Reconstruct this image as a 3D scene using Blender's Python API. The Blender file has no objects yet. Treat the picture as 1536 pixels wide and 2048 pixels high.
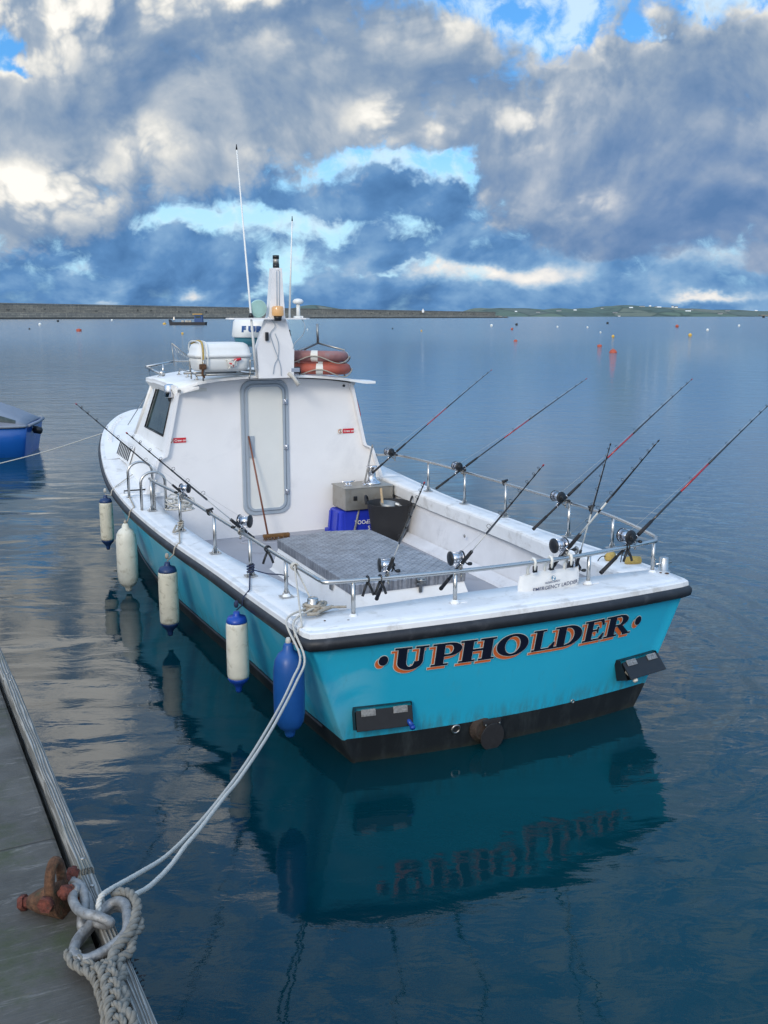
import bpy, bmesh, math, random
from mathutils import Vector, Matrix, Euler, noise
random.seed(7)
sc = bpy.context.scene
COL = sc.collection
PI = math.pi
# ------------------------------------------------------------------ camera
cam = bpy.data.cameras.new('camera'); camo = bpy.data.objects.new('camera', cam); COL.objects.link(camo)
cam.sensor_fit = 'VERTICAL'; cam.sensor_height = 24.0; cam.sensor_width = 18.0
cam.lens = 24.0*1950/2048
camo.location = (0, 0, 2.7)
camo.rotation_euler = (math.radians(90)-math.atan(392/1950), 0, 0)
cam.clip_start = 0.05; cam.clip_end = 20000
sc.camera = camo
# ------------------------------------------------------------------ light
SUN_EL = math.radians(27); SUN_AZ = math.radians(198)      # azimuth clockwise from +Y
sdir = Vector((math.sin(SUN_AZ)*math.cos(SUN_EL), math.cos(SUN_AZ)*math.cos(SUN_EL), math.sin(SUN_EL)))
sun = bpy.data.lights.new('sun', 'SUN'); suno = bpy.data.objects.new('sun', sun); COL.objects.link(suno)
sun.energy = 1.3; sun.angle = math.radians(14); sun.color = (1.0, .91, .78)
suno.rotation_euler = (-sdir).to_track_quat('-Z', 'Y').to_euler()
sc.view_settings.view_transform = 'Standard'; sc.view_settings.look = 'None'
sc.view_settings.exposure = 0.12; sc.view_settings.gamma = 1.0

# ------------------------------------------------------------------ node helpers
class NT:
    def __init__(s, tree): s.t = tree; s.n = tree.nodes; s.l = tree.links
    def new(s, kind, **kw):
        n = s.n.new(kind)
        for k, v in kw.items(): setattr(n, k, v)
        return n
    def put(s, sock, v):
        if v is None: return
        if isinstance(v, bpy.types.NodeSocket): s.l.new(v, sock)
        elif isinstance(v, bpy.types.Node): s.l.new(v.outputs[0], sock)
        else:
            if isinstance(v, (tuple, list)) and sock.type == 'RGBA' and len(v) == 3: v = (*v, 1)
            sock.default_value = v
    def math(s, op, a, b=None, c=None, clamp=False):
        n = s.new('ShaderNodeMath', operation=op, use_clamp=clamp)
        for i, v in enumerate((a, b, c)): s.put(n.inputs[i], v)
        return n.outputs[0]
    def vec(s, op, a, b=None, c=None):
        n = s.new('ShaderNodeVectorMath', operation=op)
        if a is not None: s.put(n.inputs[0], a)
        if b is not None: s.put(n.inputs[3 if op == 'SCALE' else 1], b)
        if c is not None: s.put(n.inputs[2], c)
        return n.outputs[1] if op in ('DOT_PRODUCT', 'LENGTH') else n.outputs[0]
    def noise(s, v, scale, detail=4, rough=.55, dist=0, dim='3D', lac=2.0):
        n = s.new('ShaderNodeTexNoise', noise_dimensions=dim)
        s.put(n.inputs['Vector'], v); s.put(n.inputs['Scale'], scale); s.put(n.inputs['Detail'], detail)
        s.put(n.inputs['Roughness'], rough); s.put(n.inputs['Distortion'], dist); s.put(n.inputs['Lacunarity'], lac)
        return n.outputs[0]
    def mapr(s, v, a, b, c=0, d=1, smooth=False):
        n = s.new('ShaderNodeMapRange'); n.interpolation_type = 'SMOOTHSTEP' if smooth else 'LINEAR'
        for i, q in enumerate((v, a, b, c, d)): s.put(n.inputs[i], q)
        return n.outputs[0]
    def mix(s, f, a, b, blend='MIX'):
        n = s.new('ShaderNodeMix', data_type='RGBA', blend_type=blend)
        s.put(n.inputs[0], f); s.put(n.inputs[6], a); s.put(n.inputs[7], b)
        return n.outputs[2]
    def ramp(s, v, stops):
        n = s.new('ShaderNodeValToRGB'); s.put(n.inputs[0], v)
        e = n.color_ramp.elements
        while len(e) < len(stops): e.new(.5)
        for q, (p, c) in zip(e, stops): q.position = p; q.color = (*c, 1)
        return n.outputs[0]
    def sep(s, v):
        n = s.new('ShaderNodeSeparateXYZ'); s.put(n.inputs[0], v); return n.outputs
    def comb(s, x, y, z):
        n = s.new('ShaderNodeCombineXYZ')
        for i, v in enumerate((x, y, z)): s.put(n.inputs[i], v)
        return n.outputs[0]

# ------------------------------------------------------------------ world: Nishita sky behind broken cloud
world = bpy.data.worlds.new('World'); sc.world = world; world.use_nodes = True
world.cycles.sampling_method = 'MANUAL'; world.cycles.sample_map_resolution = 256
w = NT(world.node_tree); w.n.clear()
out = w.new('ShaderNodeOutputWorld')
tc = w.new('ShaderNodeTexCoord')
D = w.vec('NORMALIZE', tc.outputs['Generated'])
dx, dy, dz = w.sep(D)
ay = w.math('ADD', w.math('ABSOLUTE', dy), .06)
X = w.math('DIVIDE', dx, ay); Z = w.math('DIVIDE', w.math('ABSOLUTE', dz), ay)
# the clouds lie in flat decks, so they crowd together and flatten towards the horizon
Zs = w.math('MULTIPLY', w.math('POWER', w.math('ADD', Z, .002), .8), .95)
P0 = w.comb(X, Zs, 0)
warp = w.new('ShaderNodeTexNoise', noise_dimensions='2D'); w.put(warp.inputs['Vector'], P0)
warp.inputs['Scale'].default_value = 5.5; warp.inputs['Detail'].default_value = 6; warp.inputs['Roughness'].default_value = .62
wv = w.vec('SUBTRACT', warp.outputs['Color'], (.5, .5, .5))
PW = w.vec('ADD', w.comb(X, Z, 0), w.vec('MULTIPLY', wv, (.20, .095, 0)))
PW2 = w.vec('ADD', w.comb(X, Z, 0), w.vec('MULTIPLY', wv, (.09, .05, 0)))
def blobs(lst, base, P=None):
    P = P or PW
    acc = base
    for (px, py, rx, ry, a) in lst:
        # (azimuth, elevation) tangents of each cloud or gap
        cx = (px-768)/1950; cz = (632-py)/1950
        v = w.vec('MULTIPLY', w.vec('SUBTRACT', P, (cx, cz, 0)), (1950/rx, 1950/ry, 0))
        g = w.math('POWER', math.e, w.math('MULTIPLY', w.vec('DOT_PRODUCT', v, v), -1.0))
        acc = w.math('MULTIPLY_ADD', g, a, acc)
    return acc
def billow(P, scale, detail=4, rough=.5):
    # cauliflower heads: smooth cells, finer ones riding on them
    wn = w.new('ShaderNodeTexNoise', noise_dimensions='2D'); w.put(wn.inputs['Vector'], P); wn.inputs['Scale'].default_value = scale*.8; wn.inputs['Detail'].default_value = 5
    Q = w.vec('ADD', P, w.vec('SCALE', w.vec('SUBTRACT', wn.outputs['Color'], (.5, .5, .5)), .55/scale))
    v = w.new('ShaderNodeTexVoronoi', feature='F1', voronoi_dimensions='2D', normalize=True); w.put(v.inputs['Vector'], Q)
    v.inputs['Scale'].default_value = scale; v.inputs['Detail'].default_value = detail; v.inputs['Roughness'].default_value = rough
    return w.math('SUBTRACT', 1.0, w.math('MULTIPLY', v.outputs['Distance'], 1.6))
fb = w.noise(P0, 5.0, 9, .52, .4, '2D')
fbl = w.noise(w.vec('ADD', P0, (-.018, .022, 0)), 5.0, 9, .52, .4, '2D')
fine = billow(P0, 13.0, 4, .55)
finel = billow(w.vec('ADD', P0, (-.010, .013, 0)), 13.0, 4, .55)
relief = w.math('ADD', w.math('MULTIPLY', w.math('SUBTRACT', fb, fbl), 1.3), w.math('MULTIPLY', w.math('SUBTRACT', fine, finel), .34))
sh2 = (-.016, .020, 0)
PWs = w.vec('ADD', PW, sh2)
def wob(a, b_, fb_=None, fi_=None): return w.math('ADD', w.math('MULTIPLY', w.math('SUBTRACT', fb_ or fb, .5), a), w.math('MULTIPLY', w.math('SUBTRACT', fi_ or fine, .5), b_))
# open sky: Nishita, paling to a bright rim low down
sky = w.new('ShaderNodeTexSky', sky_type='NISHITA'); sky.sun_disc = False
sky.sun_elevation = SUN_EL; sky.sun_rotation = SUN_AZ; sky.air_density = 1.0; sky.dust_density = .3; sky.ozone_density = 2.5
sk = w.mix(1.0, w.vec('SCALE', sky.outputs[0], .10), (.30, .82, 1.25), 'MULTIPLY')
sk = w.mix(w.mapr(Z, .07, .20, .92, .10, True), sk, (.44, .70, .84))
sk = w.mix(w.mapr(Z, .22, .6, 0, .75, True), sk, (.17, .46, .98))  # upper sky lifted to a brighter blue, added so the water reflects more
# far bank: blue with distance, torn open in the middle
F1 = blobs([(640, 10, 150, 60, -1.6), (820, 30, 90, 60, -1.2), (1010, 90, 210, 75, -1.8), (1410, 70, 150, 80, -1.6), (1265, 145, 50, 40, -1.0), (100, 195, 80, 50, -1.2), (520, 462, 150, 26, -1.1), (700, 482, 110, 22, -.8), (610, 545, 75, 34, -1.1), (745, 365, 120, 30, -1.2), (860, 352, 40, 26, -.8), (640, 380, 50, 24, -.7), (395, 480, 70, 14, -.6), (820, 548, 80, 9, -.7), (560, 580, 50, 10, -.5), (230, 550, 34, 12, -.45),
            (690, 430, 70, 20, .5), (830, 420, 50, 40, .8), (480, 540, 60, 24, .4), (620, 440, 40, 10, .3), (2600, 200, 300, 200, -.8), (-900, 100, 300, 150, -.8), (500, -800, 500, 260, -.9), (1500, -600, 350, 200, -.9)], .88)
tear = w.math('SUBTRACT', w.noise(w.vec('ADD', P0, w.vec('SCALE', wv, .03)), 34.0, 6, .62, .3, '2D'), .5)
clear_up = w.math('MULTIPLY', w.mapr(w.math('ADD', Z, w.math('MULTIPLY', X, .12)), .32, .72, 0, 1, True), -1.25)
F1 = w.math('ADD', F1, clear_up)
F1 = w.math('ADD', F1, wob(1.5, 1.1)); tear = w.math('MULTIPLY', tear, w.mapr(Z, .015, .05, .1, 1)); F1 = w.math('MULTIPLY_ADD', tear, 1.7, F1)
m1 = w.mapr(F1, -.02, .82, 0, 1, True)
sk = w.mix(w.mapr(w.math('ADD', fine, w.math('MULTIPLY', tear, 1.2)), .30, .80, 0, .75, True), sk, (.62, .77, .85))
l1 = blobs([(1000, 556, 170, 18, .62), (940, 545, 80, 9, .3), (1330, 528, 200, 24, .26), (1480, 450, 80, 14, .40), (405, 588, 36, 9, .45), (1360, 595, 80, 8, .55), (265, 598, 30, 6, .3), (215, 548, 30, 12, .35), (860, 560, 60, 14, .3), (1150, 520, 60, 14, .25), (200, 530, 220, 50, -.10), (1250, 580, 300, 20, .06), (900, 500, 160, 22, -.08)], .22, PW2)
l1 = w.math('ADD', l1, w.math('MULTIPLY', relief, 1.0)); l1 = w.math('ADD', l1, wob(.22, .10))
c1 = w.ramp(l1, [(.0, (.058, .150, .320)), (.20, (.095, .220, .430)), (.38, (.180, .325, .520)), (.55, (.350, .470, .600)), (.75, (.66, .66, .66)), (1, (.92, .86, .78))])
# near deck: grey underneath, its heads catching the sun
DK = [(140, 600, 330, 72, -1.7), (620, 520, 330, 125, -1.7), (830, 385, 80, 36, -.6), (740, 366, 105, 30, -.8), (1250, 600, 420, 66, -1.9), (930, 560, 120, 80, -.9), (640, 10, 120, 45, -1.3), (820, 30, 70, 50, -.6), (1010, 75, 180, 55, -1.5), (1060, 130, 70, 30, -1.1), (1410, 70, 130, 60, -1.3), (1265, 145, 30, 26, -.9),
      (85, 175, 45, 30, -1.0), (120, 215, 50, 18, -.7), (1090, 30, 130, 36, .5), (700, 30, 50, 46, .6), (2600, 200, 300, 200, -.8), (-900, 100, 300, 150, -.8), (500, -800, 500, 260, -.9), (1500, -600, 350, 200, -.9)]
F2 = w.math('ADD', blobs(DK, 1.02), wob(1.35, .80)); F2s = w.math('ADD', blobs(DK, 1.02, PWs), wob(1.35, .80, fbl, finel)); F2 = w.math('ADD', F2, clear_up); F2s = w.math('ADD', F2s, clear_up)
m2 = w.mapr(w.math('MULTIPLY_ADD', tear, .75, F2), .24, .72, 0, 1, True)
edge = w.math('MULTIPLY', w.mapr(w.math('SUBTRACT', F2, F2s), .0, .45, 0, 1), w.mapr(F2, 1.15, .55, 0, 1, True))
l2 = blobs([(40, 60, 150, 120, .60), (380, 90, 170, 60, .50), (540, 65, 80, 40, .50), (215, 165, 120, 70, .30), (140, 410, 120, 45, .62), (40, 470, 100, 40, .40), (345, 345, 55, 42, .42), (230, 430, 60, 40, .2),
            (565, 345, 80, 50, .18), (790, 290, 80, 38, .62), (1020, 290, 64, 40, .52), (1040, 225, 150, 60, .14), (1145, 430, 66, 22, .50), (900, 440, 56, 24, .34), (1100, 30, 240, 40, .42), (1500, 95, 90, 30, .30), (1150, 160, 70, 30, .45), (700, 120, 150, 50, .28), (880, 130, 100, 44, .20), (700, 30, 50, 46, .2),
            (1250, 430, 260, 80, -.16), (1000, 490, 240, 40, -.14), (500, 250, 160, 60, -.05), (90, 290, 110, 60, -.06), (350, 470, 80, 30, -.1), (50, -130, 480, 140, .62), (-60, -320, 380, 120, .6), (500, -330, 400, 70, .4), (900, -120, 500, 90, .25)], .0, PW2)
crisp = w.mapr(w.math('ADD', w.math('MULTIPLY', fb, .5), w.math('MULTIPLY', fine, .5)), .42, .60, .15, 1.3, True)
l2 = w.math('MULTIPLY_ADD', l2, w.mix(w.mapr(l2, -.02, .02), (1, 1, 1), crisp), .30)
l2 = w.math('ADD', l2, w.math('MULTIPLY', relief, .9)); l2 = w.math('ADD', l2, wob(.30, .10)); l2 = w.math('ADD', l2, w.math('MULTIPLY', edge, .30))
c2 = w.ramp(l2, [(.0, (.095, .180, .325)), (.16, (.150, .235, .375)), (.32, (.235, .310, .415)), (.48, (.355, .410, .480)), (.72, (.61, .615, .60)), (1, (.86, .83, .77))])
bluer = w.math('MULTIPLY', w.mapr(X, -.05, .30, 0, 1, True), w.mapr(Z, .26, .10, 0, 1, True))
c2 = w.mix(w.math('MULTIPLY', bluer, .45), c2, w.mix(.5, c2, (.060, .165, .430)))
c2 = w.vec('SCALE', c2, w.mapr(Z, .295, .42, 1.0, 1.9, True))  # clouds overhead brightened, added to lift the reflections in the water
col = w.mix(m2, w.mix(m1, sk, c1), c2)
# unseen glow round the sun, behind the camera, added to soften the light
sd = w.vec('DOT_PRODUCT', D, tuple(sdir))
glow = w.math('POWER', w.mapr(sd, -.15, 1, 0, 1), 2.0)
col = w.vec('ADD', col, w.vec('SCALE', w.mix(0, (1.0, .93, .84), (0, 0, 0)), w.math('MULTIPLY', glow, .8)))
bg = w.new('ShaderNodeBackground'); w.put(bg.inputs[0], col); bg.inputs[1].default_value = 1.14
w.l.new(bg.outputs[0], out.inputs[0])

# ------------------------------------------------------------------ materials
MATS = {}
def mat(name, col, rough=.5, metal=0, var=.0, vscale=8, bump=0, bscale=30, spec=.5, dirt=None, dscale=3, damt=.5, coat=0, stretch=None, trans=0, ior=1.45, emit=None):
    m = bpy.data.materials.new(name); m.use_nodes = True
    t = NT(m.node_tree); b = t.n['Principled BSDF']
    tcn = t.new('ShaderNodeTexCoord'); V = tcn.outputs['Object']
    if stretch: V = t.vec('MULTIPLY', V, stretch)
    c = (*col, 1) if len(col) == 3 else col
    csock = None
    if var or dirt:
        n = t.noise(V, vscale, 5, .6)
        hi = tuple(min(1, x*(1+var)) for x in col[:3]); lo = tuple(x*(1-var) for x in col[:3])
        csock = t.mix(t.mapr(n, .3, .7), lo, hi)
        if dirt:
            n2 = t.noise(V, dscale, 8, .68, .4)
            csock = t.mix(t.mapr(n2, .52, .68, 0, damt, True), csock, dirt)
        t.put(b.inputs['Base Color'], csock)
        t.put(b.inputs['Roughness'], t.mapr(n, .3, .7, max(.02, rough-.08), min(1, rough+.08)))
    else:
        b.inputs['Base Color'].default_value = c; b.inputs['Roughness'].default_value = rough
    b.inputs['Metallic'].default_value = metal
    b.inputs['Specular IOR Level'].default_value = spec
    b.inputs['IOR'].default_value = ior
    if coat: b.inputs['Coat Weight'].default_value = coat; b.inputs['Coat Roughness'].default_value = .08
    if trans: b.inputs['Transmission Weight'].default_value = trans
    if bump:
        bn = t.new('ShaderNodeBump'); bn.inputs['Strength'].default_value = 1; bn.inputs['Distance'].default_value = bump
        t.put(bn.inputs['Height'], t.noise(V, bscale, 5, .6)); t.l.new(bn.outputs[0], b.inputs['Normal'])
    if emit: b.inputs['Emission Color'].default_value = (*emit[0], 1); b.inputs['Emission Strength'].default_value = emit[1]
    MATS[name] = m
    return m
mat('gelcoat_white', (.80, .795, .78), .38, var=.05, vscale=2.2, dirt=(.46, .43, .36), dscale=2.4, damt=.22, bump=.0012, bscale=9)
mat('cap_white', (.76, .76, .755), .45, var=.06, vscale=5, dirt=(.36, .33, .28), dscale=6, damt=.42, bump=.002, bscale=26)
mat('cabin_white', (.80, .785, .775), .40, var=.035, vscale=1.4, dirt=(.55, .54, .55), dscale=1.3, damt=.28, bump=.0018, bscale=5)
mat('liner_white', (.66, .66, .68), .5, var=.08, vscale=4, dirt=(.36, .36, .38), dscale=2.6, damt=.5, bump=.002, bscale=12)
mat('deck_grey', (.33, .335, .37), .55, var=.08, vscale=3, dirt=(.19, .19, .21), dscale=3.5, damt=.5, bump=.001, bscale=160)
mat('rubber_black', (.018, .020, .025), .5, var=.3, vscale=9, dirt=(.06, .062, .068), dscale=7, damt=.6, bump=.004, bscale=5)
mat('steel', (.52, .51, .49), .26, 1, var=.04, vscale=5, dirt=(.36, .31, .24), dscale=5, damt=.2)
mat('steel_dull', (.36, .35, .33), .38, 1, var=.15, vscale=14, dirt=(.20, .16, .11), dscale=12, damt=.5)
mat('rope_white', (.50, .48, .43), .85, var=.15, vscale=90)
mat('rope_grey', (.19, .18, .155), .9, var=.3, vscale=60, dirt=(.10, .10, .09), dscale=25, damt=.6)
mat('rope_old', (.36, .32, .26), .9, var=.25, vscale=70)
mat('rope_blue', (.02, .03, .07), .8, var=.2, vscale=60)
mat('black_plastic', (.012, .013, .015), .38, var=.2, vscale=20)
mat('black_soft', (.018, .018, .02), .7, var=.2, vscale=40)
mat('rod_black', (.015, .015, .018), .28, coat=.4)
mat('rod_red', (.30, .012, .02), .3, coat=.4, var=.2, vscale=30)
mat('rod_white', (.62, .62, .58), .35)
mat('chrome', (.66, .66, .68), .14, 1)
mat('green_ring', (.01, .16, .12), .3)
mat('fender_white', (.70, .68, .58), .48, var=.08, vscale=9, dirt=(.34, .30, .20), dscale=11, damt=.5, bump=.0015, bscale=20)
mat('fender_dirty', (.60, .57, .46), .6, var=.1, vscale=12, dirt=(.22, .19, .12), dscale=16, damt=.62, bump=.002, bscale=30)
mat('fender_blue', (.010, .075, .27), .38, var=.10, vscale=10)
mat('end_blue', (.010, .06, .34), .35, var=.12, vscale=9)
mat('end_navy', (.012, .035, .11), .42, var=.2, vscale=12)
mat('crate_blue', (.015, .035, .42), .42, var=.08, vscale=9)
mat('box_metal', (.38, .36, .32), .42, .75, var=.10, vscale=7, dirt=(.26, .22, .16), dscale=6, damt=.5)
mat('wood_pole', (.20, .075, .045), .6, var=.3, vscale=20, stretch=(1, 1, .15))
mat('wood_raw', (.42, .30, .17), .6, var=.2, vscale=20)
mat('bristle', (.17, .085, .03), .9, var=.4, vscale=60, bump=.006, bscale=120)
mat('seal_grey', (.33, .38, .43), .5, var=.05, vscale=6)
mat('door_white', (.70, .70, .66), .35, var=.03, vscale=3)
mat('radar_white', (.74, .74, .71), .35, var=.03)
mat('radar_blue', (.03, .16, .21), .4)
mat('letter_blue', (.01, .07, .22), .4)
mat('lamp_glass', (.35, .55, .50), .12, var=.1, spec=.8, coat=.5)
mat('lamp_amber', (.42, .22, .09), .1, var=.1, coat=.6, emit=((1.0, .62, .25), .25))
mat('ring_orange', (.40, .095, .062), .6, var=.15, vscale=12, dirt=(.34, .18, .14), dscale=7, damt=.7)
mat('ring_faded', (.30, .14, .13), .7, var=.2, vscale=9, dirt=(.24, .22, .23), dscale=3, damt=.8)
mat('tape_white', (.70, .68, .62), .5)
mat('sign_red', (.55, .015, .03), .4)
mat('sign_white', (.75, .74, .70), .5)
mat('sign_black', (.03, .02, .02), .5)
mat('sign_orange', (.55, .18, .05), .5)
mat('glass_dark', (.035, .052, .05), .06, var=.6, vscale=4, spec=.5)
mat('letter_navy', (.006, .008, .022), .42)
mat('letter_orange', (.62, .13, .03), .45)
mat('letter_cream', (.55, .62, .60), .5)
mat('bag_white', (.70, .70, .69), .6, var=.05, vscale=10, bump=.004, bscale=18)
mat('bag_print', (.05, .06, .12), .6)
mat('bag_logo', (.10, .22, .33), .6)
mat('galv', (.27, .27, .265), .55, .45, var=.35, vscale=45, dirt=(.16, .14, .12), dscale=30, damt=.75, bump=.003, bscale=70)
mat('rust', (.105, .050, .026), .9, var=.7, vscale=60, dirt=(.050, .052, .026), dscale=26, damt=.95, bump=.012, bscale=55)
mat('rust_dark', (.040, .028, .022), .85, var=.4, vscale=30, dirt=(.04, .045, .03), dscale=14, damt=.8, bump=.004, bscale=50)
mat('rust_red', (.13, .036, .024), .85, var=.6, vscale=70, dirt=(.05, .03, .02), dscale=60, damt=.8, bump=.006, bscale=110)
mat('float_yellow', (.42, .29, .08), .7, var=.2, vscale=30)
mat('buoy_orange', (.42, .085, .045), .6, var=.15, vscale=3)
mat('buoy_yellow', (.65, .40, .08), .6)
mat('buoy_white', (.75, .75, .70), .6)
mat('buoy_dark', (.03, .035, .04), .6)
mat('boat_blue', (.006, .085, .35), .3, var=.06, vscale=2, coat=.3)
mat('canvas_grey', (.21, .24, .29), .7, var=.1, vscale=4, bump=.006, bscale=5)
mat('pvc_clear', (.05, .065, .06), .12, var=.5, vscale=6)
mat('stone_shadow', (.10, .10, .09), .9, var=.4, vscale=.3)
mat('barge_dark', (.035, .035, .038), .8, var=.3, vscale=1)
mat('barge_blue', (.02, .07, .20), .5)
mat('barge_yellow', (.50, .30, .08), .6)
mat('house_white', (.80, .80, .77), .7)
mat('house_roof', (.12, .12, .13), .8)
mat('stain', (.25, .22, .18), .8)

def checker_plate():
    m = mat('checker_plate', (.40, .41, .44), .42, .55)
    t = NT(m.node_tree); b = t.n['Principled BSDF']; V = t.new('ShaderNodeTexCoord').outputs['Object']
    x, y, z = t.sep(V)
    def lug(ang, ox):
        ca, sa = math.cos(ang), math.sin(ang)
        u = t.math('ADD', t.math('MULTIPLY', x, ca*17), t.math('MULTIPLY', y, sa*17))
        v = t.math('ADD', t.math('MULTIPLY', x, -sa*17), t.math('MULTIPLY', y, ca*17))
        fu = t.math('SUBTRACT', t.math('FRACT', t.math('ADD', u, ox)), .5); fv = t.math('SUBTRACT', t.math('FRACT', t.math('ADD', v, ox)), .5)
        d = t.math('ADD', t.math('POWER', t.math('MULTIPLY', fu, 2.4), 2), t.math('POWER', t.math('MULTIPLY', fv, 8), 2))
        return t.mapr(d, .5, 1.2, 1, 0, True)
    h = t.math('MAXIMUM', lug(PI/4, 0), lug(-PI/4, .5))
    n = t.noise(V, 5, 8, .7); n2 = t.noise(V, 60, 3, .6)
    c = t.mix(t.mapr(n, .38, .62), (.24, .25, .27), (.52, .52, .54)); c = t.mix(t.mapr(n2, .3, .7, 0, .4), c, (.18, .18, .19)); c = t.mix(t.math('MULTIPLY', h, .45), c, (.13, .135, .15))
    t.put(b.inputs['Base Color'], c); t.put(b.inputs['Roughness'], t.mapr(n, .3, .7, .35, .62))
    bn = t.new('ShaderNodeBump'); bn.inputs['Distance'].default_value = .007
    t.put(bn.inputs['Height'], h); t.l.new(bn.outputs[0], b.inputs['Normal'])
checker_plate()

def hull_mats():
    m = mat('hull_teal', (.012, .30, .43), .28)
    t = NT(m.node_tree); b = t.n['Principled BSDF']; V = t.new('ShaderNodeTexCoord').outputs['Object']
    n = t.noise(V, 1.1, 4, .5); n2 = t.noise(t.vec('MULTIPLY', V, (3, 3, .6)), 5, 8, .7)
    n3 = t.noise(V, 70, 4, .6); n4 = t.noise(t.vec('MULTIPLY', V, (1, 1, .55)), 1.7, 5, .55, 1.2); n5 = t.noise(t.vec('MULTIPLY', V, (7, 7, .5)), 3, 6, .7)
    c = t.mix(t.mapr(n, .3, .7), (.020, .40, .59), (.032, .46, .66))
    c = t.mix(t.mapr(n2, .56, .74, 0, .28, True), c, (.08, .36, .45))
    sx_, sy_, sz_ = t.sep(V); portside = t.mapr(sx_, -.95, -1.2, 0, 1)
    c = t.mix(t.math('MULTIPLY', t.mapr(n4, .50, .62, 0, .55, True), portside), c, (.17, .52, .66))  # pale fender rub, with soft reflections painted into the port side colour
    c = t.mix(t.mapr(n5, .58, .74, 0, .30, True), c, (.05, .24, .34))
    c = t.mix(t.math('MULTIPLY', t.mapr(sz_, .34, .20, 0, .5, True), t.mapr(n5, .40, .62)), c, (.06, .16, .17))
    c = t.mix(t.mapr(n3, .70, .76, 0, .6, True), c, (.015, .10, .14))
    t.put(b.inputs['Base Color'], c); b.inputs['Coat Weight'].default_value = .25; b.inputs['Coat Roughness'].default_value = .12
    bn = t.new('ShaderNodeBump'); bn.inputs['Distance'].default_value = .004; t.put(bn.inputs['Height'], t.noise(V, 2.2, 3, .5)); t.l.new(bn.outputs[0], b.inputs['Normal'])
    m = mat('antifoul_black', (.02, .023, .026), .55)
    t = NT(m.node_tree); b = t.n['Principled BSDF']; V = t.new('ShaderNodeTexCoord').outputs['Object']
    n = t.noise(t.vec('MULTIPLY', V, (4, 4, .8)), 2.2, 8, .7); z = t.sep(V)[2]
    c = t.mix(t.mapr(n, .45, .75, 0, .7, True), (.012, .015, .018), (.045, .055, .058))
    weed = t.math('MULTIPLY', t.mapr(z, .06, .0, 0, 1, True), t.mapr(t.noise(V, 14, 6, .7), .35, .6))
    c = t.mix(t.math('MULTIPLY', weed, .4), c, (.045, .05, .032))
    t.put(b.inputs['Base Color'], c)
hull_mats()

def water_mat():
    m = bpy.data.materials.new('sea_water'); m.use_nodes = True
    t = NT(m.node_tree); b = t.n['Principled BSDF']
    V = t.new('ShaderNodeNewGeometry').outputs['Position']
    x, y, z = t.sep(V)
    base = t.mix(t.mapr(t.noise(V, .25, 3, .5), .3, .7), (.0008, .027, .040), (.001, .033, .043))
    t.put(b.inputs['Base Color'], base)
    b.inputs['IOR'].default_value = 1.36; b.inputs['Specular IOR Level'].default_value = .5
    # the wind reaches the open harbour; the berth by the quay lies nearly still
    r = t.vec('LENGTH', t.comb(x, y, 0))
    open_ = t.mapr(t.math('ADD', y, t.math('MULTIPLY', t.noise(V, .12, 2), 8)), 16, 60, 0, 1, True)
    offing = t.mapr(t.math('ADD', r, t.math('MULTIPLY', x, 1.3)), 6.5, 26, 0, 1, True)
    t.put(b.inputs['Base Color'], t.mix(offing, base, (.075, .152, .215)))  # open water paler: reflected sky brightness put into the base colour
    t.put(b.inputs['Roughness'], t.mapr(r, 18, 160, .015, .13, True))
    right = t.mapr(t.math('SUBTRACT', x, t.math('MULTIPLY', y, .12)), .3, 3.0, 0, 1, True)
    swell = t.noise(t.vec('MULTIPLY', V, (.55, 1.3, 1)), .9, 2, .45, .6)
    # arcs of ripples spreading from the transom corner
    px_ = t.math('SUBTRACT', x, .2); py_ = t.math('SUBTRACT', y, 7.6)
    rr = t.math('SQRT', t.math('ADD', t.math('MULTIPLY', px_, px_), t.math('MULTIPLY', py_, py_)))
    rr = t.math('ADD', rr, t.math('MULTIPLY', t.noise(V, .9, 2, .5), .8))
    arcs = t.math('SINE', t.math('MULTIPLY', rr, 2*PI/.42))
    arcs2 = t.math('SINE', t.math('MULTIPLY', rr, 2*PI/.23))
    arcs = t.math('MULTIPLY', t.math('ADD', arcs, t.math('MULTIPLY', arcs2, .3)), t.math('MULTIPLY', right, t.mapr(rr, 12, 2, 0, 1)))
    med = t.noise(t.vec('MULTIPLY', V, (.8, 1.7, 1)), 3.0, 3, .5, .5)
    chop = t.noise(t.vec('MULTIPLY', V, (.7, 1.3, 1)), 3.2, 6, .66, .4)
    chop2 = t.noise(t.vec('MULTIPLY', V, (.5, 1.0, 1)), 1.1, 4, .6, .3)
    h = t.math('MULTIPLY', swell, .026)
    h = t.math('MULTIPLY_ADD', med, t.mapr(right, 0, 1, .0030, .014), h)
    h = t.math('MULTIPLY_ADD', arcs, .0062, h)
    h = t.math('MULTIPLY_ADD', chop, t.mapr(open_, 0, 1, .0012, .095), h)
    h = t.math('MULTIPLY_ADD', chop2, t.mapr(open_, 0, 1, .0, .30), h)
    bn = t.new('ShaderNodeBump'); bn.inputs['Strength'].default_value = 1.0; bn.inputs['Distance'].default_value = 1.0
    t.put(bn.inputs['Height'], h); t.l.new(bn.outputs[0], b.inputs['Normal'])
    MATS['sea_water'] = m
water_mat()

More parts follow.
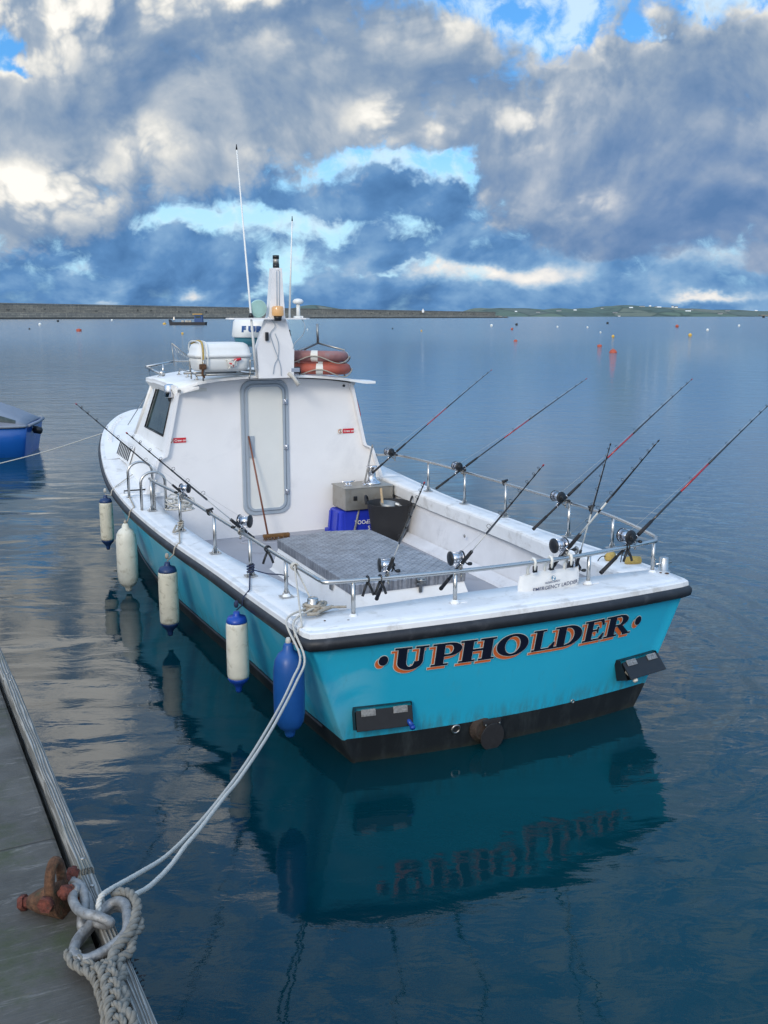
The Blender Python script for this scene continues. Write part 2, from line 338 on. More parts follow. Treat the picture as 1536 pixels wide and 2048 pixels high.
def quay_mat():
    m = mat('quay_timber', (.1, .1, .09), .8)
    t = NT(m.node_tree); b = t.n['Principled BSDF']; V = t.new('ShaderNodeTexCoord').outputs['Object']
    n = t.noise(V, 2.6, 6, .65); grain = t.noise(t.vec('MULTIPLY', V, (4, 60, 1)), 1.6, 7, .7, .2)
    pale = t.noise(t.vec('MULTIPLY', V, (4, 26, 1)), 1.3, 8, .8, .8)
    x, y, z = t.sep(V)
    c = t.mix(t.mapr(n, .3, .7), (.045, .043, .037), (.120, .114, .100))
    c = t.mix(t.mapr(grain, .55, .74, 0, .4, True), c, (.14, .14, .13))
    c = t.mix(t.mapr(pale, .54, .68, 0, .75, True), c, (.21, .20, .185))
    moss = t.noise(t.vec('ADD', V, (3, 1, 0)), 3.4, 7, .66)
    c = t.mix(t.mapr(moss, .50, .68, 0, .75, True), c, (.044, .062, .020))
    yel = t.noise(t.vec('ADD', V, (7, 2, 0)), 4.5, 6, .7)
    c = t.mix(t.mapr(yel, .60, .72, 0, .6, True), c, (.12, .11, .03))
    seam = t.math('ABSOLUTE', t.math('SUBTRACT', t.math('FRACT', t.math('MULTIPLY', y, 1/1.05)), .5))
    sm = t.mapr(seam, .4955, .499, 0, 1, True)
    c = t.mix(t.math('MULTIPLY', sm, .6), c, (.012, .012, .010))
    spk = t.noise(V, 38, 2, .5); c = t.mix(t.mapr(spk, .77, .79, 0, .8), c, (.7, .7, .66))
    t.put(b.inputs['Base Color'], c); t.put(b.inputs['Roughness'], t.mapr(moss, .4, .7, .55, .9))
    h = t.math('SUBTRACT', t.math('ADD', t.math('MULTIPLY', n, .012), t.math('MULTIPLY', grain, .006)), t.math('MULTIPLY', sm, .01))
    bn = t.new('ShaderNodeBump'); bn.inputs['Distance'].default_value = 1.0; bn.inputs['Strength'].default_value = .7
    t.put(bn.inputs['Height'], h); t.l.new(bn.outputs[0], b.inputs['Normal'])
    m = mat('edge_timber', (.3, .3, .28), .85)
    t = NT(m.node_tree); b = t.n['Principled BSDF']; V = t.new('ShaderNodeTexCoord').outputs['Object']
    g = t.new('ShaderNodeTexWave', wave_type='BANDS', bands_direction='X'); t.put(g.inputs['Vector'], t.vec('MULTIPLY', V, (1, .06, 1)))
    g.inputs['Scale'].default_value = 36; g.inputs['Distortion'].default_value = 9; g.inputs['Detail'].default_value = 4; g.inputs['Detail Scale'].default_value = 1.2
    n = t.noise(V, 6, 6, .65)
    c = t.mix(t.mapr(g.outputs[1], .15, .85), (.15, .145, .13), (.33, .325, .30))
    c = t.mix(t.mapr(n, .5, .7, 0, .6, True), c, (.16, .165, .13))
    t.put(b.inputs['Base Color'], c)
    bn = t.new('ShaderNodeBump'); bn.inputs['Distance'].default_value = .004; t.put(bn.inputs['Height'], g.outputs[1]); t.l.new(bn.outputs[0], b.inputs['Normal'])
quay_mat()

def stone_mat():
    m = mat('harbour_stone', (.15, .15, .14), .9)
    t = NT(m.node_tree); b = t.n['Principled BSDF']; V = t.new('ShaderNodeTexCoord').outputs['Object']
    x, y, z = t.sep(V)
    br = t.new('ShaderNodeTexBrick'); t.put(br.inputs['Vector'], t.comb(x, z, 0)); br.inputs['Scale'].default_value = 1
    br.inputs['Brick Width'].default_value = 5; br.inputs['Row Height'].default_value = 1.6; br.inputs['Mortar Size'].default_value = .12
    br.inputs['Color1'].default_value = (.34, .31, .25, 1); br.inputs['Color2'].default_value = (.23, .215, .185, 1); br.inputs['Mortar'].default_value = (.10, .10, .09, 1)
    n = t.noise(t.vec('MULTIPLY', V, (1, 1, 2.2)), .16, 8, .72); n2 = t.noise(t.vec('MULTIPLY', V, (1, 1, .25)), .5, 6, .7)
    c = t.mix(t.mapr(n, .35, .65, 0, .8), br.outputs[0], (.14, .14, .125))
    c = t.mix(t.mapr(n2, .55, .7, 0, .6, True), c, (.42, .37, .29))
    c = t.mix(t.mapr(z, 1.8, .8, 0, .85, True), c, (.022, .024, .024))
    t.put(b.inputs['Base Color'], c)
    m = mat('farmland', (.06, .09, .03), .95)
    t = NT(m.node_tree); b = t.n['Principled BSDF']; V = t.new('ShaderNodeTexCoord').outputs['Object']
    vr = t.new('ShaderNodeTexVoronoi', feature='F1'); t.put(vr.inputs['Vector'], t.vec('MULTIPLY', V, (.006, .0022, .02))); vr.inputs['Scale'].default_value = 1
    ve = t.new('ShaderNodeTexVoronoi', feature='DISTANCE_TO_EDGE'); t.put(ve.inputs['Vector'], t.vec('MULTIPLY', V, (.006, .0022, .02))); ve.inputs['Scale'].default_value = 1
    cid = t.sep(vr.outputs['Color'])[0]
    c = t.ramp(cid, [(.1, (.075, .115, .095)), (.4, (.110, .160, .110)), (.6, (.150, .165, .125)), (.8, (.085, .125, .105)), (1, (.180, .180, .140))])  # greens greyed towards blue, distance haze put into the colour
    c = t.mix(t.mapr(ve.outputs[0], .0, .05, .8, 0), c, (.035, .055, .045))
    n = t.noise(V, .012, 6, .65); c = t.mix(t.mapr(n, .52, .62, 0, .8, True), c, (.045, .070, .055))
    t.put(b.inputs['Base Color'], c)
stone_mat()

# ------------------------------------------------------------------ geometry helpers
def frame_for(d):
    d = Vector(d).normalized()
    a = Vector((0, 0, 1)) if abs(d.z) < .9 else Vector((1, 0, 0))
    u = d.cross(a).normalized(); v = d.cross(u).normalized()
    return u, v
class MB:
    def __init__(s): s.v = []; s.f = []; s.m = []; s.sm = []
    def add(s, vs, fs, mi=0, smooth=False):
        o = len(s.v); s.v += [tuple(p) for p in vs]
        for f in fs: s.f.append([i+o for i in f]); s.m.append(mi); s.sm.append(smooth)
        return s
    def box(s, c, size, mi=0, rot=None, taper=1.0, bev=0):
        hx, hy, hz = size[0]/2, size[1]/2, size[2]/2; R = rot or Matrix.Identity(3)
        b = min(bev, hx*.9, hy*.9, hz*.9)
        if b > 0:
            bm = bmesh.new(); bmesh.ops.create_cube(bm, size=1)
            for v in bm.verts:
                k = taper if v.co.z > 0 else 1
                v.co = Vector((v.co.x*2*hx*k, v.co.y*2*hy*k, v.co.z*2*hz))
            bmesh.ops.bevel(bm, geom=bm.edges[:], offset=b, segments=2, affect='EDGES', profile=.6)
            bm.verts.index_update()
            s.add([R @ v.co + Vector(c) for v in bm.verts], [[v.index for v in f.verts] for f in bm.faces], mi, False); bm.free()
            return s
        vs = []
        for z in (-1, 1):
            k = taper if z > 0 else 1
            for x, y in ((-1, -1), (1, -1), (1, 1), (-1, 1)): vs.append(R @ Vector((x*hx*k, y*hy*k, z*hz)) + Vector(c))
        return s.add(vs, [(3, 2, 1, 0), (4, 5, 6, 7), (0, 1, 5, 4), (1, 2, 6, 5), (2, 3, 7, 6), (3, 0, 4, 7)], mi)
    def rings(s, rings, mi=0, smooth=True, cap=True, close=True):
        n = len(rings[0]); vs = [p for r in rings for p in r]; fs = []
        for i in range(len(rings)-1):
            for j in range(n if close else n-1):
                a = i*n+j; b = i*n+(j+1) % n; fs.append((a, b, b+n, a+n))
        s.add(vs, fs, mi, smooth)
        if cap:
            o = len(s.v)-len(vs)
            s.f.append([o+j for j in range(n)][::-1]); s.m.append(mi); s.sm.append(False)
            s.f.append([o+(len(rings)-1)*n+j for j in range(n)]); s.m.append(mi); s.sm.append(False)
        return s
    def cyl(s, p0, p1, r0, r1=None, n=12, mi=0, cap=True):
        p0 = Vector(p0); p1 = Vector(p1); r1 = r0 if r1 is None else r1; u, v = frame_for(p1-p0)
        R = [[p + (u*math.cos(2*PI*j/n)+v*math.sin(2*PI*j/n))*r for j in range(n)] for p, r in ((p0, r0), (p1, r1))]
        return s.rings(R, mi, True, cap)
    def lathe(s, prof, p0=(0, 0, 0), axis=(0, 0, 1), n=20, mi=0, cap=True, sy=1.0):
        p0 = Vector(p0); a = Vector(axis).normalized(); u, v = frame_for(a)
        R = [[p0 + a*h + (u*math.cos(2*PI*j/n)+v*sy*math.sin(2*PI*j/n))*max(r, 1e-4) for j in range(n)] for r, h in prof]
        return s.rings(R, mi, True, cap)
    def tube(s, pts, r, n=8, mi=0, closed=False, cap=True, rfun=None):
        pts = [Vector(p) for p in pts]; N = len(pts); R = []; u = None
        for i, p in enumerate(pts):
            if closed: d = pts[(i+1) % N]-pts[i-1]
            else: d = pts[min(i+1, N-1)]-pts[max(i-1, 0)]
            if d.length < 1e-9: d = Vector((0, 0, 1))
            d.normalize()
            if u is None: u, v = frame_for(d)
            else:
                u = (u - d*u.dot(d)); u = u.normalized() if u.length > 1e-6 else frame_for(d)[0]
                v = d.cross(u)
            rr = rfun(i/(N-1)) if rfun else r
            R.append([p + (u*math.cos(2*PI*j/n)+v*math.sin(2*PI*j/n))*rr for j in range(n)])
        if closed:
            R.append(R[0]); return s.rings(R, mi, True, False)
        return s.rings(R, mi, True, cap)
    def torus(s, c, axis, R, r, n=28, m=8, mi=0, a0=0, a1=2*PI, sx=1, sy=1, up=None):
        c = Vector(c); a = Vector(axis).normalized()
        if up is None: u, v = frame_for(a)
        else: v = Vector(up); v = (v-a*v.dot(a)).normalized(); u = v.cross(a)
        full = abs(a1-a0-2*PI) < 1e-6
        pts = [c+(u*math.cos(a0+(a1-a0)*i/n)*sx+v*math.sin(a0+(a1-a0)*i/n)*sy)*R for i in range(n if full else n+1)]
        return s.tube(pts, r, m, mi, closed=full)
    def prism(s, poly, d, mi=0, smooth=False):
        d = Vector(d); n = len(poly); poly = [Vector(p) for p in poly]
        vs = poly+[p+d for p in poly]
        return s.add(vs, [tuple(range(n))[::-1], tuple(range(n, 2*n))]+[(i, (i+1) % n, (i+1) % n+n, i+n) for i in range(n)], mi, smooth)
    def grid(s, f, nu, nv, mi=0, smooth=True):
        vs = [f(i/nu, j/nv) for i in range(nu+1) for j in range(nv+1)]
        fs = [(i*(nv+1)+j, (i+1)*(nv+1)+j, (i+1)*(nv+1)+j+1, i*(nv+1)+j+1) for i in range(nu) for j in range(nv)]
        return s.add(vs, fs, mi, smooth)
    def slab(s, f, g, nu, nv, mi=0):
        # two grids joined round the rim: a sheet with thickness
        o = len(s.v); s.grid(f, nu, nv, mi); s.grid(g, nu, nv, mi)
        k = (nu+1)*(nv+1)
        rim = [i*(nv+1) for i in range(nu+1)]+[nu*(nv+1)+j for j in range(1, nv+1)]+[i*(nv+1)+nv for i in range(nu-1, -1, -1)]+[j for j in range(nv-1, 0, -1)]
        for a, b in zip(rim, rim[1:]+rim[:1]): s.f.append([o+a, o+b, o+k+b, o+k+a]); s.m.append(mi); s.sm.append(False)
        return s

def spline(pts, n=8):
    P = [Vector(p) for p in pts]; P = [P[0]*2-P[1]]+P+[P[-1]*2-P[-2]]; o = []
    for i in range(1, len(P)-2):
        for k in range(n):
            t = k/n; a, b, c, d = P[i-1:i+3]
            o.append(.5*((2*b)+(c-a)*t+(2*a-5*b+4*c-d)*t*t+(3*b-a-3*c+d)*t**3))
    o.append(P[-2]); return o
def interp(K, Y, x):
    if x <= K[0]: return Y[0]
    for i in range(len(K)-1):
        if x <= K[i+1]:
            h = K[i+1]-K[i]; t = (x-K[i])/h
            def g(j):
                if j <= 0: return (Y[1]-Y[0])/(K[1]-K[0])
                if j >= len(K)-1: return (Y[-1]-Y[-2])/(K[-1]-K[-2])
                return (Y[j+1]-Y[j-1])/(K[j+1]-K[j-1])
            return (2*t**3-3*t**2+1)*Y[i]+(t**3-2*t**2+t)*h*g(i)+(-2*t**3+3*t**2)*Y[i+1]+(t**3-t**2)*h*g(i+1)
    return Y[-1]

# boat frame: x to starboard, y towards the bow, z up from the waterline; everything aboard is laid out in it
BPSI = math.radians(24.5); BO = Vector((.924, 5.86, 0))
BM = Matrix.Translation(BO) @ Matrix.Rotation(BPSI, 4, 'Z')
W0 = Matrix.Identity(4)
ORG = {}
def thing(name, label, cat, origin, group=None, space=BM):
    o = bpy.data.objects.new(name, None); COL.objects.link(o); o.empty_display_size = .1
    o.matrix_world = space @ Matrix.Translation(Vector(origin)); ORG[o.name] = Vector(origin)
    o['label'] = label; o['category'] = cat
    if group: o['group'] = group
    return o
def meshobj(name, mb, mats, org):
    me = bpy.data.meshes.new(name); me.from_pydata([tuple(Vector(v)-org) for v in mb.v], [], mb.f)
    for k in (mats if isinstance(mats, (list, tuple)) else [mats]): me.materials.append(MATS[k])
    me.polygons.foreach_set('material_index', mb.m); me.polygons.foreach_set('use_smooth', mb.sm)
    bm = bmesh.new(); bm.from_mesh(me); bmesh.ops.recalc_face_normals(bm, faces=bm.faces); bm.to_mesh(me); bm.free()
    me.update()
    o = bpy.data.objects.new(name, me); COL.objects.link(o); return o
def part(name, mb, mats, parent, label=None, kind=None):
    org = ORG[parent.name]; o = meshobj(name, mb, mats, org); o.parent = parent; ORG[o.name] = org
    if label: o['label'] = label
    if kind: o['kind'] = kind
    return o
def solo(name, mb, mats, label, cat, origin, group=None, space=BM):
    org = Vector(origin); o = meshobj(name, mb, mats, org); o.matrix_world = space @ Matrix.Translation(org)
    ORG[o.name] = org; o['label'] = label; o['category'] = cat
    if group: o['group'] = group
    return o
def struct(name, mb, mats, kind='structure'):
    o = meshobj(name, mb, mats, Vector((0, 0, 0))); o['kind'] = kind; return o
def text_mb(s, place, size=1.0, mi=0, off=0, align='LEFT', space_=1.0, bold=0):
    cu = bpy.data.curves.new('lettering', 'FONT'); cu.body = s; cu.size = size; cu.align_x = align; cu.space_character = space_; cu.offset = bold; cu.resolution_u = 3
    o = bpy.data.objects.new('lettering', cu); COL.objects.link(o)
    dg = bpy.context.evaluated_depsgraph_get(); dg.update(); me = o.evaluated_get(dg).to_mesh()
    mb = MB(); mb.add([place(v.co.x, v.co.y) for v in me.vertices], [list(p.vertices) for p in me.polygons], mi)
    o.evaluated_get(dg).to_mesh_clear(); bpy.data.objects.remove(o); bpy.data.curves.remove(cu)
    return mb
def squeeze(p):
    x, y, z = p; return (x-.19*math.exp(-max(y, 0)/.9)*min(1, x/1.46), y, z) if x > 0 else (x, y, z)
def sq(mb): mb.v = [squeeze(v) for v in mb.v]; return mb
def merge(a, b, mi=None):
    o = len(a.v); a.v += b.v
    for f, m, sm in zip(b.f, b.m, b.sm): a.f.append([i+o for i in f]); a.m.append(m if mi is None else mi); a.sm.append(sm)
    return a
def rope(pts, r, n=3, twist=None, seg=8, m=6, strands=3):
    # laid rope: strands wound round the path
    P = spline(pts, seg) if len(pts) > 2 else [Vector(pts[0]).lerp(Vector(pts[1]), i/20) for i in range(21)]
    L = [0]
    for a, b in zip(P, P[1:]): L.append(L[-1]+(b-a).length)
    tot = L[-1]; pitch = twist or r*5; step = pitch/9
    N = max(8, min(int(tot/step), 900)); Q = []; k = 0
    for i in range(N+1):
        q = tot*i/N
        while k < len(L)-2 and L[k+1] < q: k += 1
        t = (q-L[k])/max(L[k+1]-L[k], 1e-9); Q.append(P[k].lerp(P[k+1], t))
    mb = MB(); U = []; u = None
    for i in range(len(Q)):
        d = (Q[min(i+1, N)]-Q[max(i-1, 0)]); d = d.normalized() if d.length > 1e-9 else Vector((0, 0, 1))
        if u is None: u, v = frame_for(d)
        else:
            u = (u-d*u.dot(d)).normalized(); v = d.cross(u)
        U.append((u.copy(), v.copy()))
    for s in range(strands):
        pts_ = []
        for i, q in enumerate(Q):
            a = 2*PI*(tot*i/N)/pitch+2*PI*s/strands
            pts_.append(q+(U[i][0]*math.cos(a)+U[i][1]*math.sin(a))*r*.48)
        mb.tube(pts_, r*.56, m)
    return mb

# ------------------------------------------------------------------ THE SETTING
mb = MB(); mb.add([(-9000, -60, 0), (9000, -60, 0), (9000, 15000, 0), (-9000, 15000, 0)], [(0, 1, 2, 3)]); struct('sea', mb, 'sea_water')

# far land beyond the harbour mouth
def hill(name, x0, x1, Y0, Yd, hf, nx=90, ny=10, m='farmland'):
    mb = MB()
    def f(a, b):
        x = x0+(x1-x0)*a; y = Y0+Yd*b
        return (x, y, max(-1, hf(x, a)*math.sin(min(1, b*1.05)*PI/2)**.8+(0 if b > 0 else -1)))
    mb.grid(f, nx, ny); return struct(name, mb, m)
DL = 4200
def lx(px): return (px-768)/1950*DL
def prof(tab):
    def f(x, a):
        px = x/DL*1950+768
        y = interp([p[0] for p in tab], [p[1] for p in tab], px)
        return (632-y)/1950*(DL+900)+2.7+noise.noise(Vector((x*.012, 3, 1)))*7
    return f
HTAB = [(930, 628), (985, 618), (1060, 617), (1150, 619), (1240, 617), (1320, 612.5), (1400, 615), (1450, 617), (1500, 620), (1600, 622), (1700, 624)]
hill('far_headland', lx(930), lx(1700), DL, 900, prof(HTAB), 160, 14)
def prof2(x, a): return 6+max(0, math.sin(a*PI))**1.3*88
DL2 = 5200
hill('far_hill', (470-768)/1950*DL2, (840-768)/1950*DL2, DL2, 700, lambda x, a: 4+56*math.exp(-((a-.36)/.17)**2)+30*math.exp(-((a-.6)/.2)**2)*.8, 60, 8, 'farmland')
hn = 0
HS = [(1032, 624, 'white cottage on the far shore left of the others'), (1076, 625, None), (1118, 622, None), (1150, 621, None), (1230, 626, None), (1238, 632, None), (1262, 616, None), (1284, 613.5, None), (1312, 614.5, None), (1318, 615, None), (1345, 613, None), (1352, 614, None), (1376, 623, None), (1383, 620, None), (1440, 628, None), (1300, 612.5, None), (1205, 617, None), (1455, 622, None), (1512, 622, None)]
def at_depth(px, py, Y):
    # point at distance Y whose bearing and height were measured from the shore
    s, c = math.sin(math.atan(392/1950)), math.cos(math.atan(392/1950))
    a = (px-768)/1950; dv = (1024-py)/1950; r = Vector((a, c+dv*s, -s+dv*c)); return Vector((0, 0, 2.7))+r*(Y/r.y)
for i, (px, py, _) in enumerate(HS):
    frac = max(.05, min(1, (636-py)/max(1, (636-614))))
    Y = DL+40+frac*640
    hf = prof(HTAB)
    for k in range(90):
        Y = DL+10+k*9; p = at_depth(px, py, Y); bb = (Y-DL)/900
        if hf(p.x, 0)*math.sin(min(1, bb*1.05)*PI/2)**.8 >= p.z: break
    p.z += 2.5; L = 9+(i*7 % 5)*3.5
    t = thing('house', 'tiny pale house on the green shore across the water', 'house', (p.x, p.y, p.z-5), 'white houses scattered over the far green shore', W0)
    b = MB(); b.box((p.x, p.y, p.z-4.5), (L, 10, 7)); part('wall', b, 'house_white', t)
    b = MB(); b.prism([(p.x-L/2-.5, p.y-6, p.z-1), (p.x-L/2-.5, p.y+6, p.z-1), (p.x-L/2-.5, p.y, p.z+2)], (L+1, 0, 0)); part('roof', b, 'house_roof' if i % 3 else 'house_white', t)

# breakwater
def bw(a): return Vector((-395+(a*1)*560, 750+a*750, 0))
t = thing('breakwater', 'long grey stone breakwater wall crossing behind the boats', 'breakwater', (0, 1100, 0), None, W0)
A0 = Vector((-460, 700, 0)); A1 = Vector((168, 1500, 0)); dirb = (A1-A0); Lb = dirb.length; dirb.normalize(); nb = Vector((-dirb.y, dirb.x, 0))
def hb(a): return 14.4-6.6*a
b = MB()
for (o0, o1, k0, k1, m_) in ((-10, 0, -1, .42, 0), (0, 9, -1, 1.0, 0)):
    N = 120; R = []
    for i in range(N+1):
        a = i/N; c0 = A0+dirb*(Lb*a); h = hb(a)*k1+(noise.noise(Vector((a*60, 1, 0)))*.35 if k1 < 1 else .12*noise.noise(Vector((a*90, 4, 0))))
        R.append([c0+nb*o0+Vector((0, 0, -1)), c0+nb*o1+Vector((0, 0, -1)), c0+nb*o1+Vector((0, 0, h)), c0+nb*(o0+(.8 if k1 < 1 else 0))+Vector((0, 0, h))])
    b.rings(R, 0, False)
wallmb = b
b = MB(); R = []
for i in range(121):
    a = i/120; c0 = A0+dirb*(Lb*a); h = hb(a)+.1
    R.append([c0+nb*-.5+Vector((0, 0, h)), c0+nb*1.6+Vector((0, 0, h)), c0+nb*1.6+Vector((0, 0, h+.8)), c0+nb*-.5+Vector((0, 0, h+.8))])
b.rings(R, 0, False); part('coping', b, 'harbour_stone', t)
# archway recesses along the upper wall
b = wallmb
random.seed(11)
for i in range(58):
    a = .01+i*.017+random.uniform(-.006, .006); c0 = A0+dirb*(Lb*a)+nb*-.10; h = hb(a)
    if random.random() < .25: continue
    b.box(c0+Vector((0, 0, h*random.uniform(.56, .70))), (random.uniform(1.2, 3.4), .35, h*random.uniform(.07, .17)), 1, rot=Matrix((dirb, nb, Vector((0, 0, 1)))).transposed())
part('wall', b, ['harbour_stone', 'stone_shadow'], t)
# rocks at the seaward end
b = MB()
for i in range(60):
    p = A1+dirb*random.uniform(-10, 26)+nb*random.uniform(-14, 8); s = random.uniform(2, 4.4)*(1-max(0, (p-A1).dot(dirb))/34)
    b.lathe([(s*.5, -1), (s, 0), (s*.9, s*.35), (s*.4, s*.7)], (p.x, p.y, 0), n=7)
o = solo('rubble_mound', b, 'harbour_stone', 'dark heap of boulders at the open end of the breakwater', 'boulders', A1, None, W0); o['kind'] = 'stuff'; del o['category']; del o['label']
p = at_depth(846, 621, 1350)
t = thing('beacon_hut', 'little white beacon hut standing on the breakwater', 'beacon', (p.x, p.y, 7.5), None, W0)
b = MB(); b.box((p.x, p.y, 9.0), (3, 3, 3.4)); part('wall', b, 'house_white', t)
b = MB(); b.lathe([(.7, 0), (.7, 1.0), (.2, 1.6)], (p.x, p.y, 10.7), n=8); part('lantern', b, 'house_white', t)
# jetty at the right edge
t = thing('jetty', 'low dark jetty with a pale shed at the right edge of the water', 'jetty', (560, 1450, 0), None, W0)
b = MB(); b.box((588, 1450, 3.6), (80, 12, 1.6))
part('platform', b, 'harbour_stone', t)
for i in range(9):
    b = MB(); b.box((552+i*9, 1446, 1.2), (2.6, 2.6, 4)); part('pile', b, 'barge_dark', t)
b = MB(); b.box((570, 1450, 7.0), (9, 6, 5)); b.box((548+36, 1452, 6.2), (14, 6, 3.6)); part('shed', b, 'stain', t)
# work barge
pb = at_depth(377, 650, 300); pb.z = 0
t = thing('work_barge', 'black work barge with a blue wheelhouse near the breakwater', 'barge', pb, None, W0)
q = pb
b = MB()
b.prism([q+Vector((-5.3, -1.8, -.4)), q+Vector((5.2, -1.8, -.4)), q+Vector((5.4, -1.8, .9)), q+Vector((-5.0, -1.8, .9)), q+Vector((-5.6, -1.8, 1.7))], (0, 3.6, 0)); part('hull', sq(b), 'barge_dark', t)
b = MB(); b.box(q+Vector((3.2, 0, 2.0)), (2.4, 2.4, 2.2), taper=.9); wh = part('wheelhouse', b, 'barge_blue', t)
b = MB(); b.box(q+Vector((3.2, -1.2, 2.4)), (1.6, .1, .6)); part('window', b, 'glass_dark', wh)
b = MB(); b.box(q+Vector((3.0, 0, 3.25)), (2.9, 2.6, .3)); part('roof', b, 'barge_yellow', wh)
b = MB()
for x in (-1.6, -.4, .6): b.box(q+Vector((x, -.4, 1.15)), (.8, .9, .5))
part('deck_cargo', b, 'box_metal', t)
b = MB(); b.cyl(q+Vector((-4.4, 0, 1)), q+Vector((-4.0, 0, 2.6)), .1); b.box(q+Vector((-4.3, 0, 2.0)), (.5, .5, .9), taper=.6); part('winch', b, 'steel_dull', t)

# mooring buoys: bearing (px), waterline (py), radius, kind
BUOYS = [(158, 663, .62, 'can', 'buoy_orange', 'big orange can buoy, leftmost on the water'),
         (1199, 694, .28, 'can', 'buoy_orange', 'orange can buoy with a flat top, beside the orange cone buoy'),
         (1226, 706, .40, 'cone', 'buoy_orange', 'low orange cone buoy, nearest of the buoys in open water'),
         (1031, 683, .30, 'cone', 'buoy_orange', 'orange dome buoy right of the cabin, left of the can buoy'),
         (1024, 660, .35, 'ball', 'buoy_orange', 'small dull orange buoy just beyond the dome buoy'),
         (329, 649, .75, 'can', 'buoy_yellow', 'yellow mooring buoy left of the black barge'),
         (365, 669, .26, 'ball', 'buoy_yellow', 'small yellow ball buoy below the black barge'),
         (80, 651, .6, 'ball', 'buoy_white', 'white buoy furthest to the left of the harbour'),
         (843, 663, .22, 'ball', 'buoy_yellow', 'tiny yellow buoy to the right of the mast'),
         (1380, 673, .34, 'ball', 'buoy_yellow', 'pale yellow ball buoy towards the right edge'),
         (1226, 675, .27, 'ball', 'buoy_yellow', 'pale yellow ball buoy straight above the cone buoy'),
         (1201, 666, .2, 'ball', 'buoy_white', 'small white buoy above the orange can buoy'),
         (1415, 662, .35, 'ball', 'buoy_white', 'white buoy near the right edge of the water'),
         (983, 653, .5, 'ball', 'buoy_white', 'white buoy in front of the breakwater end'),
         (1354, 655, .55, 'ball', 'buoy_orange', 'faint orange buoy far off on the right'),
         (1115, 655, .3, 'ball', 'buoy_white', 'tiny white buoy far off in the middle water'),
         (1175, 656, .3, 'ball', 'buoy_white', 'tiny white buoy left of the far dark ones'),
         (1215, 648, .6, 'ball', 'buoy_dark', 'dark low buoy far out below the shore'),
         (1478, 653, .4, 'ball', 'buoy_white', 'white speck of a buoy at the far right'),
         (1033, 651, .55, 'ball', 'buoy_dark', 'dark buoy beyond the small orange one'),
         (59, 659, .25, 'ball', 'buoy_dark', 'tiny dark buoy left of the big orange can'),
         (116, 644, .8, 'ball', 'buoy_dark', 'dark low buoy close under the breakwater'),
         (224, 642, .8, 'ball', 'buoy_white', 'white buoy close under the breakwater'),
         (615, 660, .2, 'ball', 'buoy_white', 'tiny white buoy just right of the mast platform'),
         (785, 658, .2, 'ball', 'buoy_dark', 'tiny dark buoy between the mast and the yellow one')]
for (px, py, r, kd, m_, lb) in BUOYS:
    r *= .72
    s_, c_ = math.sin(math.atan(392/1950)), math.cos(math.atan(392/1950))
    dv = (1024-py)/1950; rz = -s_+dv*c_; k = -2.7/rz; p = Vector(((px-768)/1950*k, (c_+dv*s_)*k, 0)); p.z = 0
    b = MB()
    if kd == 'can': pr = [(r*.9, -.2), (r, 0), (r, r*.85), (r*.92, r*.98), (r*.2, r*1.02), (r*.12, r*1.25), (.01, r*1.27)]
    elif kd == 'cone': pr = [(r*.9, -.2), (r, 0), (r, r*.25), (r*.7, r*.75), (r*.28, r*.98), (.01, r)]
    else: pr = [(r*.8, -.1)]+[(r*math.cos(a), r*.75+r*math.sin(a)) for a in [-.8+i*.3 for i in range(8)]]+[(.01, r*1.78)]
    b.lathe(pr, p, n=16)
    if r > .25 and kd != 'ball': b.torus(p+Vector((0, 0, r*(1.8 if kd == 'can' else 1.1))), (0, 1, 0), r*.14, r*.03, 10, 5)
    solo('mooring_buoy', b, m_, lb, 'buoy', p, 'mooring buoys scattered over the harbour', W0)

# ------------------------------------------------------------------ THE QUAY
QZ = 1.25
qa = Vector((-1.755, 4.21, 0)); qb = Vector((-.398, 1.62, 0)); qd = (qb-qa).normalized(); qn = Vector((-qd.y, qd.x, 0))   # qn points to the water
if qn.x < 0: qn = -qn
QM = Matrix.Translation(qb+Vector((0, 0, QZ))) @ Matrix((( qn.x, -qd.x, 0, 0), (qn.y, -qd.y, 0, 0), (0, 0, 1, 0), (0, 0, 0, 1)))   # x to the water, y away along the edge
def quay(x, y, z=0): return QM @ Vector((x, y, z))
def qpt(X, Y, Z=QZ): return QM.inverted() @ Vector((X, Y, Z))
b = MB(); b.box((-3.050, 4.5, -.12), (6.0, 13, .24), bev=.012)
o = meshobj('quay_deck', b, 'quay_timber', Vector((0, 0, 0))); o.matrix_world = QM; o['kind'] = 'structure'
t = thing('quay_edge_boards', 'weathered grey timber edge boards running along the quay', 'timber edging', (0, 0, 0), None, QM)
segs = [(-1.5, .78, 0), (.79, 2.36, .012), (2.37, 6.5, .0)]
for i, (y0, y1, dz) in enumerate(segs):
    b = MB(); n = 24
    R = []
    for k in range(n+1):
        y = y0+(y1-y0)*k/n; j = noise.noise(Vector((y*3, i, 0)))*.004; j2 = noise.noise(Vector((y*9, i, 5)))*.003
        R.append([(-.034+j2, y, -.16), (.004+j, y, -.16), (.004+j, y, .018+dz+j2), (-.002+j, y, .024+dz), (-.030+j2, y, .024+dz+j), (-.034+j2, y, .016+dz)])
    b.rings(R, 0, False); part('board', b, 'edge_timber', t)
    for yy in (y0+.05, y1-.06):
        b = MB(); b.lathe([(.006, 0), (.006, .004), (.001, .005)], (-.014, yy, .023+dz), n=8); part('bolt', b, 'steel_dull', t)
# piles and a fender beam below
b = MB()
for y in (-.5, 2.0, 4.5, 7, 9.5): b.cyl((-.35, y, -2.2), (-.35, y, -.2), .16, n=14)
o = meshobj('quay_piles', b, 'edge_timber', Vector((0, 0, 0))); o.matrix_world = QM; o['kind'] = 'structure'
def H(px, py, z=.04):
    # small hardware was measured on the quay top in picture units of 1.41 mm
    return None
